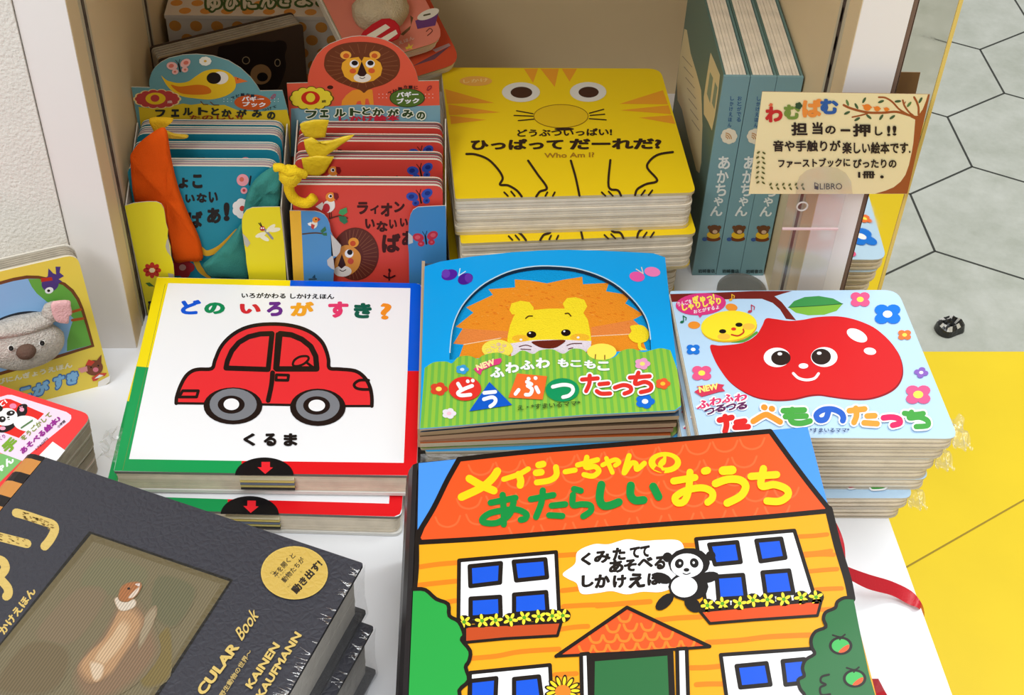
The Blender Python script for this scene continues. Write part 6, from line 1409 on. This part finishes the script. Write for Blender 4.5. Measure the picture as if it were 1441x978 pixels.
# ------------------------------------------------------------------ shop card on its clear stand
f24 = (1040, 110, 5.146); YC = .7180; pc_ = front(YC)
cs = thing('sign_card', 'cream handwritten shop card with a brown tree, held above the apple books', 'sign', (.247, YC, .148))
def card_art(a):
    a.F(*f24); BR = (164, 88, 42); K = (40, 26, 22); GL = (70, 96, 60)
    a.poly([(1368, 118), (1383, 118), (1300, 478), (1218, 837), (985, 837), (1060, 815), (1120, 790), (1170, 750), (1205, 700), (1230, 630), (1250, 540), (1262, 470), (1270, 380), (1276, 300), (1240, 282), (1300, 270), (1330, 225), (1352, 170)], BR)
    for p, w_ in (([(758, 195), (800, 215), (870, 236), (950, 250), (1050, 250), (1140, 244), (1230, 268), (1290, 285)], 17), ([(820, 282), (870, 272), (930, 256)], 11), ([(1012, 138), (1060, 142), (1110, 172), (1160, 225), (1220, 262)], 13), ([(1186, 160), (1198, 200), (1230, 245), (1260, 270)], 13), ([(1205, 172), (1196, 188)], 7), ([(1268, 138), (1288, 175), (1300, 215), (1300, 262)], 15)): a.line(p, w_, BR)
    for x, y, r in ((785, 178, 70), (850, 202, 60), (906, 160, -60), (1028, 170, -20), (1150, 168, -5), (1232, 190, -50), (1314, 160, -60), (782, 252, -25), (856, 297, -30), (940, 280, 40), (1030, 283, -55), (1110, 283, -35)): a.ell(x, y, 24, 9, GL if (x + y) % 3 else (96, 130, 70), r, n=14)
    for x, y, s in ((928, 212, 1.0), (1000, 222, .78), (1068, 226, .62)): a.ell(x, y, 27 * s, 24 * s, (240, 134, 46)); a.poly([(x + 20 * s, y - 14 * s), (x + 38 * s, y), (x + 20 * s, y + 10 * s)], (240, 134, 46)); a.poly([(x - 18 * s, y + 4 * s), (x - 40 * s, y - 18 * s), (x - 10 * s, y - 18 * s)], (240, 134, 46))
    for c, x0, y0, x1, y1, col in (('わ', 190, 205, 316, 320, (200, 44, 40)), ('む', 324, 192, 442, 300, (120, 146, 60)), ('ぱ', 458, 150, 602, 285, (240, 146, 60)), ('む', 588, 150, 720, 262, (46, 94, 166))): a.ch(c, x0, y0, x1, y1, col, .06)
    a.poly([(212, 200), (228, 180), (245, 186), (240, 205)], (226, 110, 70)); a.flower(432, 200, 26, (50, 80, 50), (50, 80, 50), sq=1)
    for c, x0, y0, x1, y1 in (('担', 378, 320, 496, 416), ('当', 530, 318, 606, 408), ('の', 624, 345, 700, 405), ('一', 735, 370, 806, 386), ('押', 824, 330, 952, 424), ('し', 984, 350, 1040, 416), ('!', 1072, 345, 1096, 420), ('!', 1112, 345, 1140, 416)): a.ch(c, x0, y0, x1, y1, K, .035 if c != '一' else .02)
    a.text('音や手触りが', (246, 532), (736, 532), 82, K, .03); a.text('楽しい絵本です.', (748, 548), (1242, 548), 86, K, .03)
    a.text('ファーストブックに', (284, 650), (806, 642), 66, K, .035); a.text('ぴったりの', (826, 652), (1140, 652), 66, K, .035); a.text('1冊', (862, 726), (985, 726), 52, K, .04); a.ell(1035, 715, 13, 11, K)
    a.text('LIBRO', (585, 806), (746, 806), 44, K, .0); a.line([(548, 758), (548, 800), (572, 806), (572, 768), (548, 758)], 5, K, sm=False); a.poly([(548, 780), (572, 784), (572, 806), (548, 800)], K)
    for i in range(7):
        x, y = 158 - 6 * (i % 2) - (4 if i > 3 else 0), 530 + i * 36
        a.ell(x - 18, y + 8, 14, 7, (96, 100, 50), -35, n=10); a.ell(x + 22, y + 12, 14, 7, (96, 100, 50), 35, n=10)
    for i in range(6):
        x, y = 228 + i * 46, 782 + (i % 2) * 4; a.ell(x, y - 14, 13, 7, (96, 100, 50), -50, n=10); a.ell(x + 8, y + 14, 13, 7, (96, 100, 50), 50, n=10)
mb = MB(); qc = [pc_.at(*p) for p in P(f24, [(168, 98), (1383, 117), (1218, 838), (70, 838)])]; mb.prism(qc, (0, .0005, 0), (246, 230, 178), side=(150, 116, 84)); a = Art(mb, pc_); card_art(a); mb.build('card', M['prnt'], cs)
st_ = thing('card_stand', 'clear plastic stand with a round base holding the shop card', 'card stand', (.226, .722, .0004))
mb = MB(); tab = [pc_.at(*p, .0012) for p in P(f24, [(412, 838), (418, 770), (440, 715), (490, 672), (560, 648), (640, 641), (715, 656), (775, 692), (812, 750), (822, 838)])]; mb.prism(tab, (0, .0008, 0)); mb.build('clip_tab', M['acryl'], st_, label='clear rounded tab over the card')
mb = MB(); mb.box((.2230, .7210, .0004), (.2600, .7222, .152)); mb.build('upright', M['acryl'], st_, label='clear upright strip')
mb = MB(); mb.box((.2230, .7196, .1175), (.2600, .7210, .1187), (236, 206, 206)); mb.build('crossbar', M['prnt'], st_, label='thin pinkish bar')
mb = MB(); c = front(.7200).at(1060 + 465 / 6.744, 270 + 138 / 6.744); mb.tube([c + V((.0034 * math.cos(t), 0, .0034 * math.sin(t))) for t in (6.2832 * k / 20 for k in range(20))], .0006, (214, 206, 200), closed=True); mb.build('ring', M['gloss'], st_, label='small clear ring')
mb = MB(); c = at(1043, 412, 0); c.z = .0004
pts = [c + V((.0185 * math.cos(6.2832 * k / 32), .0185 * math.sin(6.2832 * k / 32), .0032)) for k in range(32)]; mb.prism(pts, (0, 0, -.0032)); mb.build('base', M['disc'], st_, label='round smoky base')
mb = MB(); mb.box((.2232, .7222, .0004), (.2275, c.y - .004, .0022)); mb.build('arm', M['acryl'], st_)
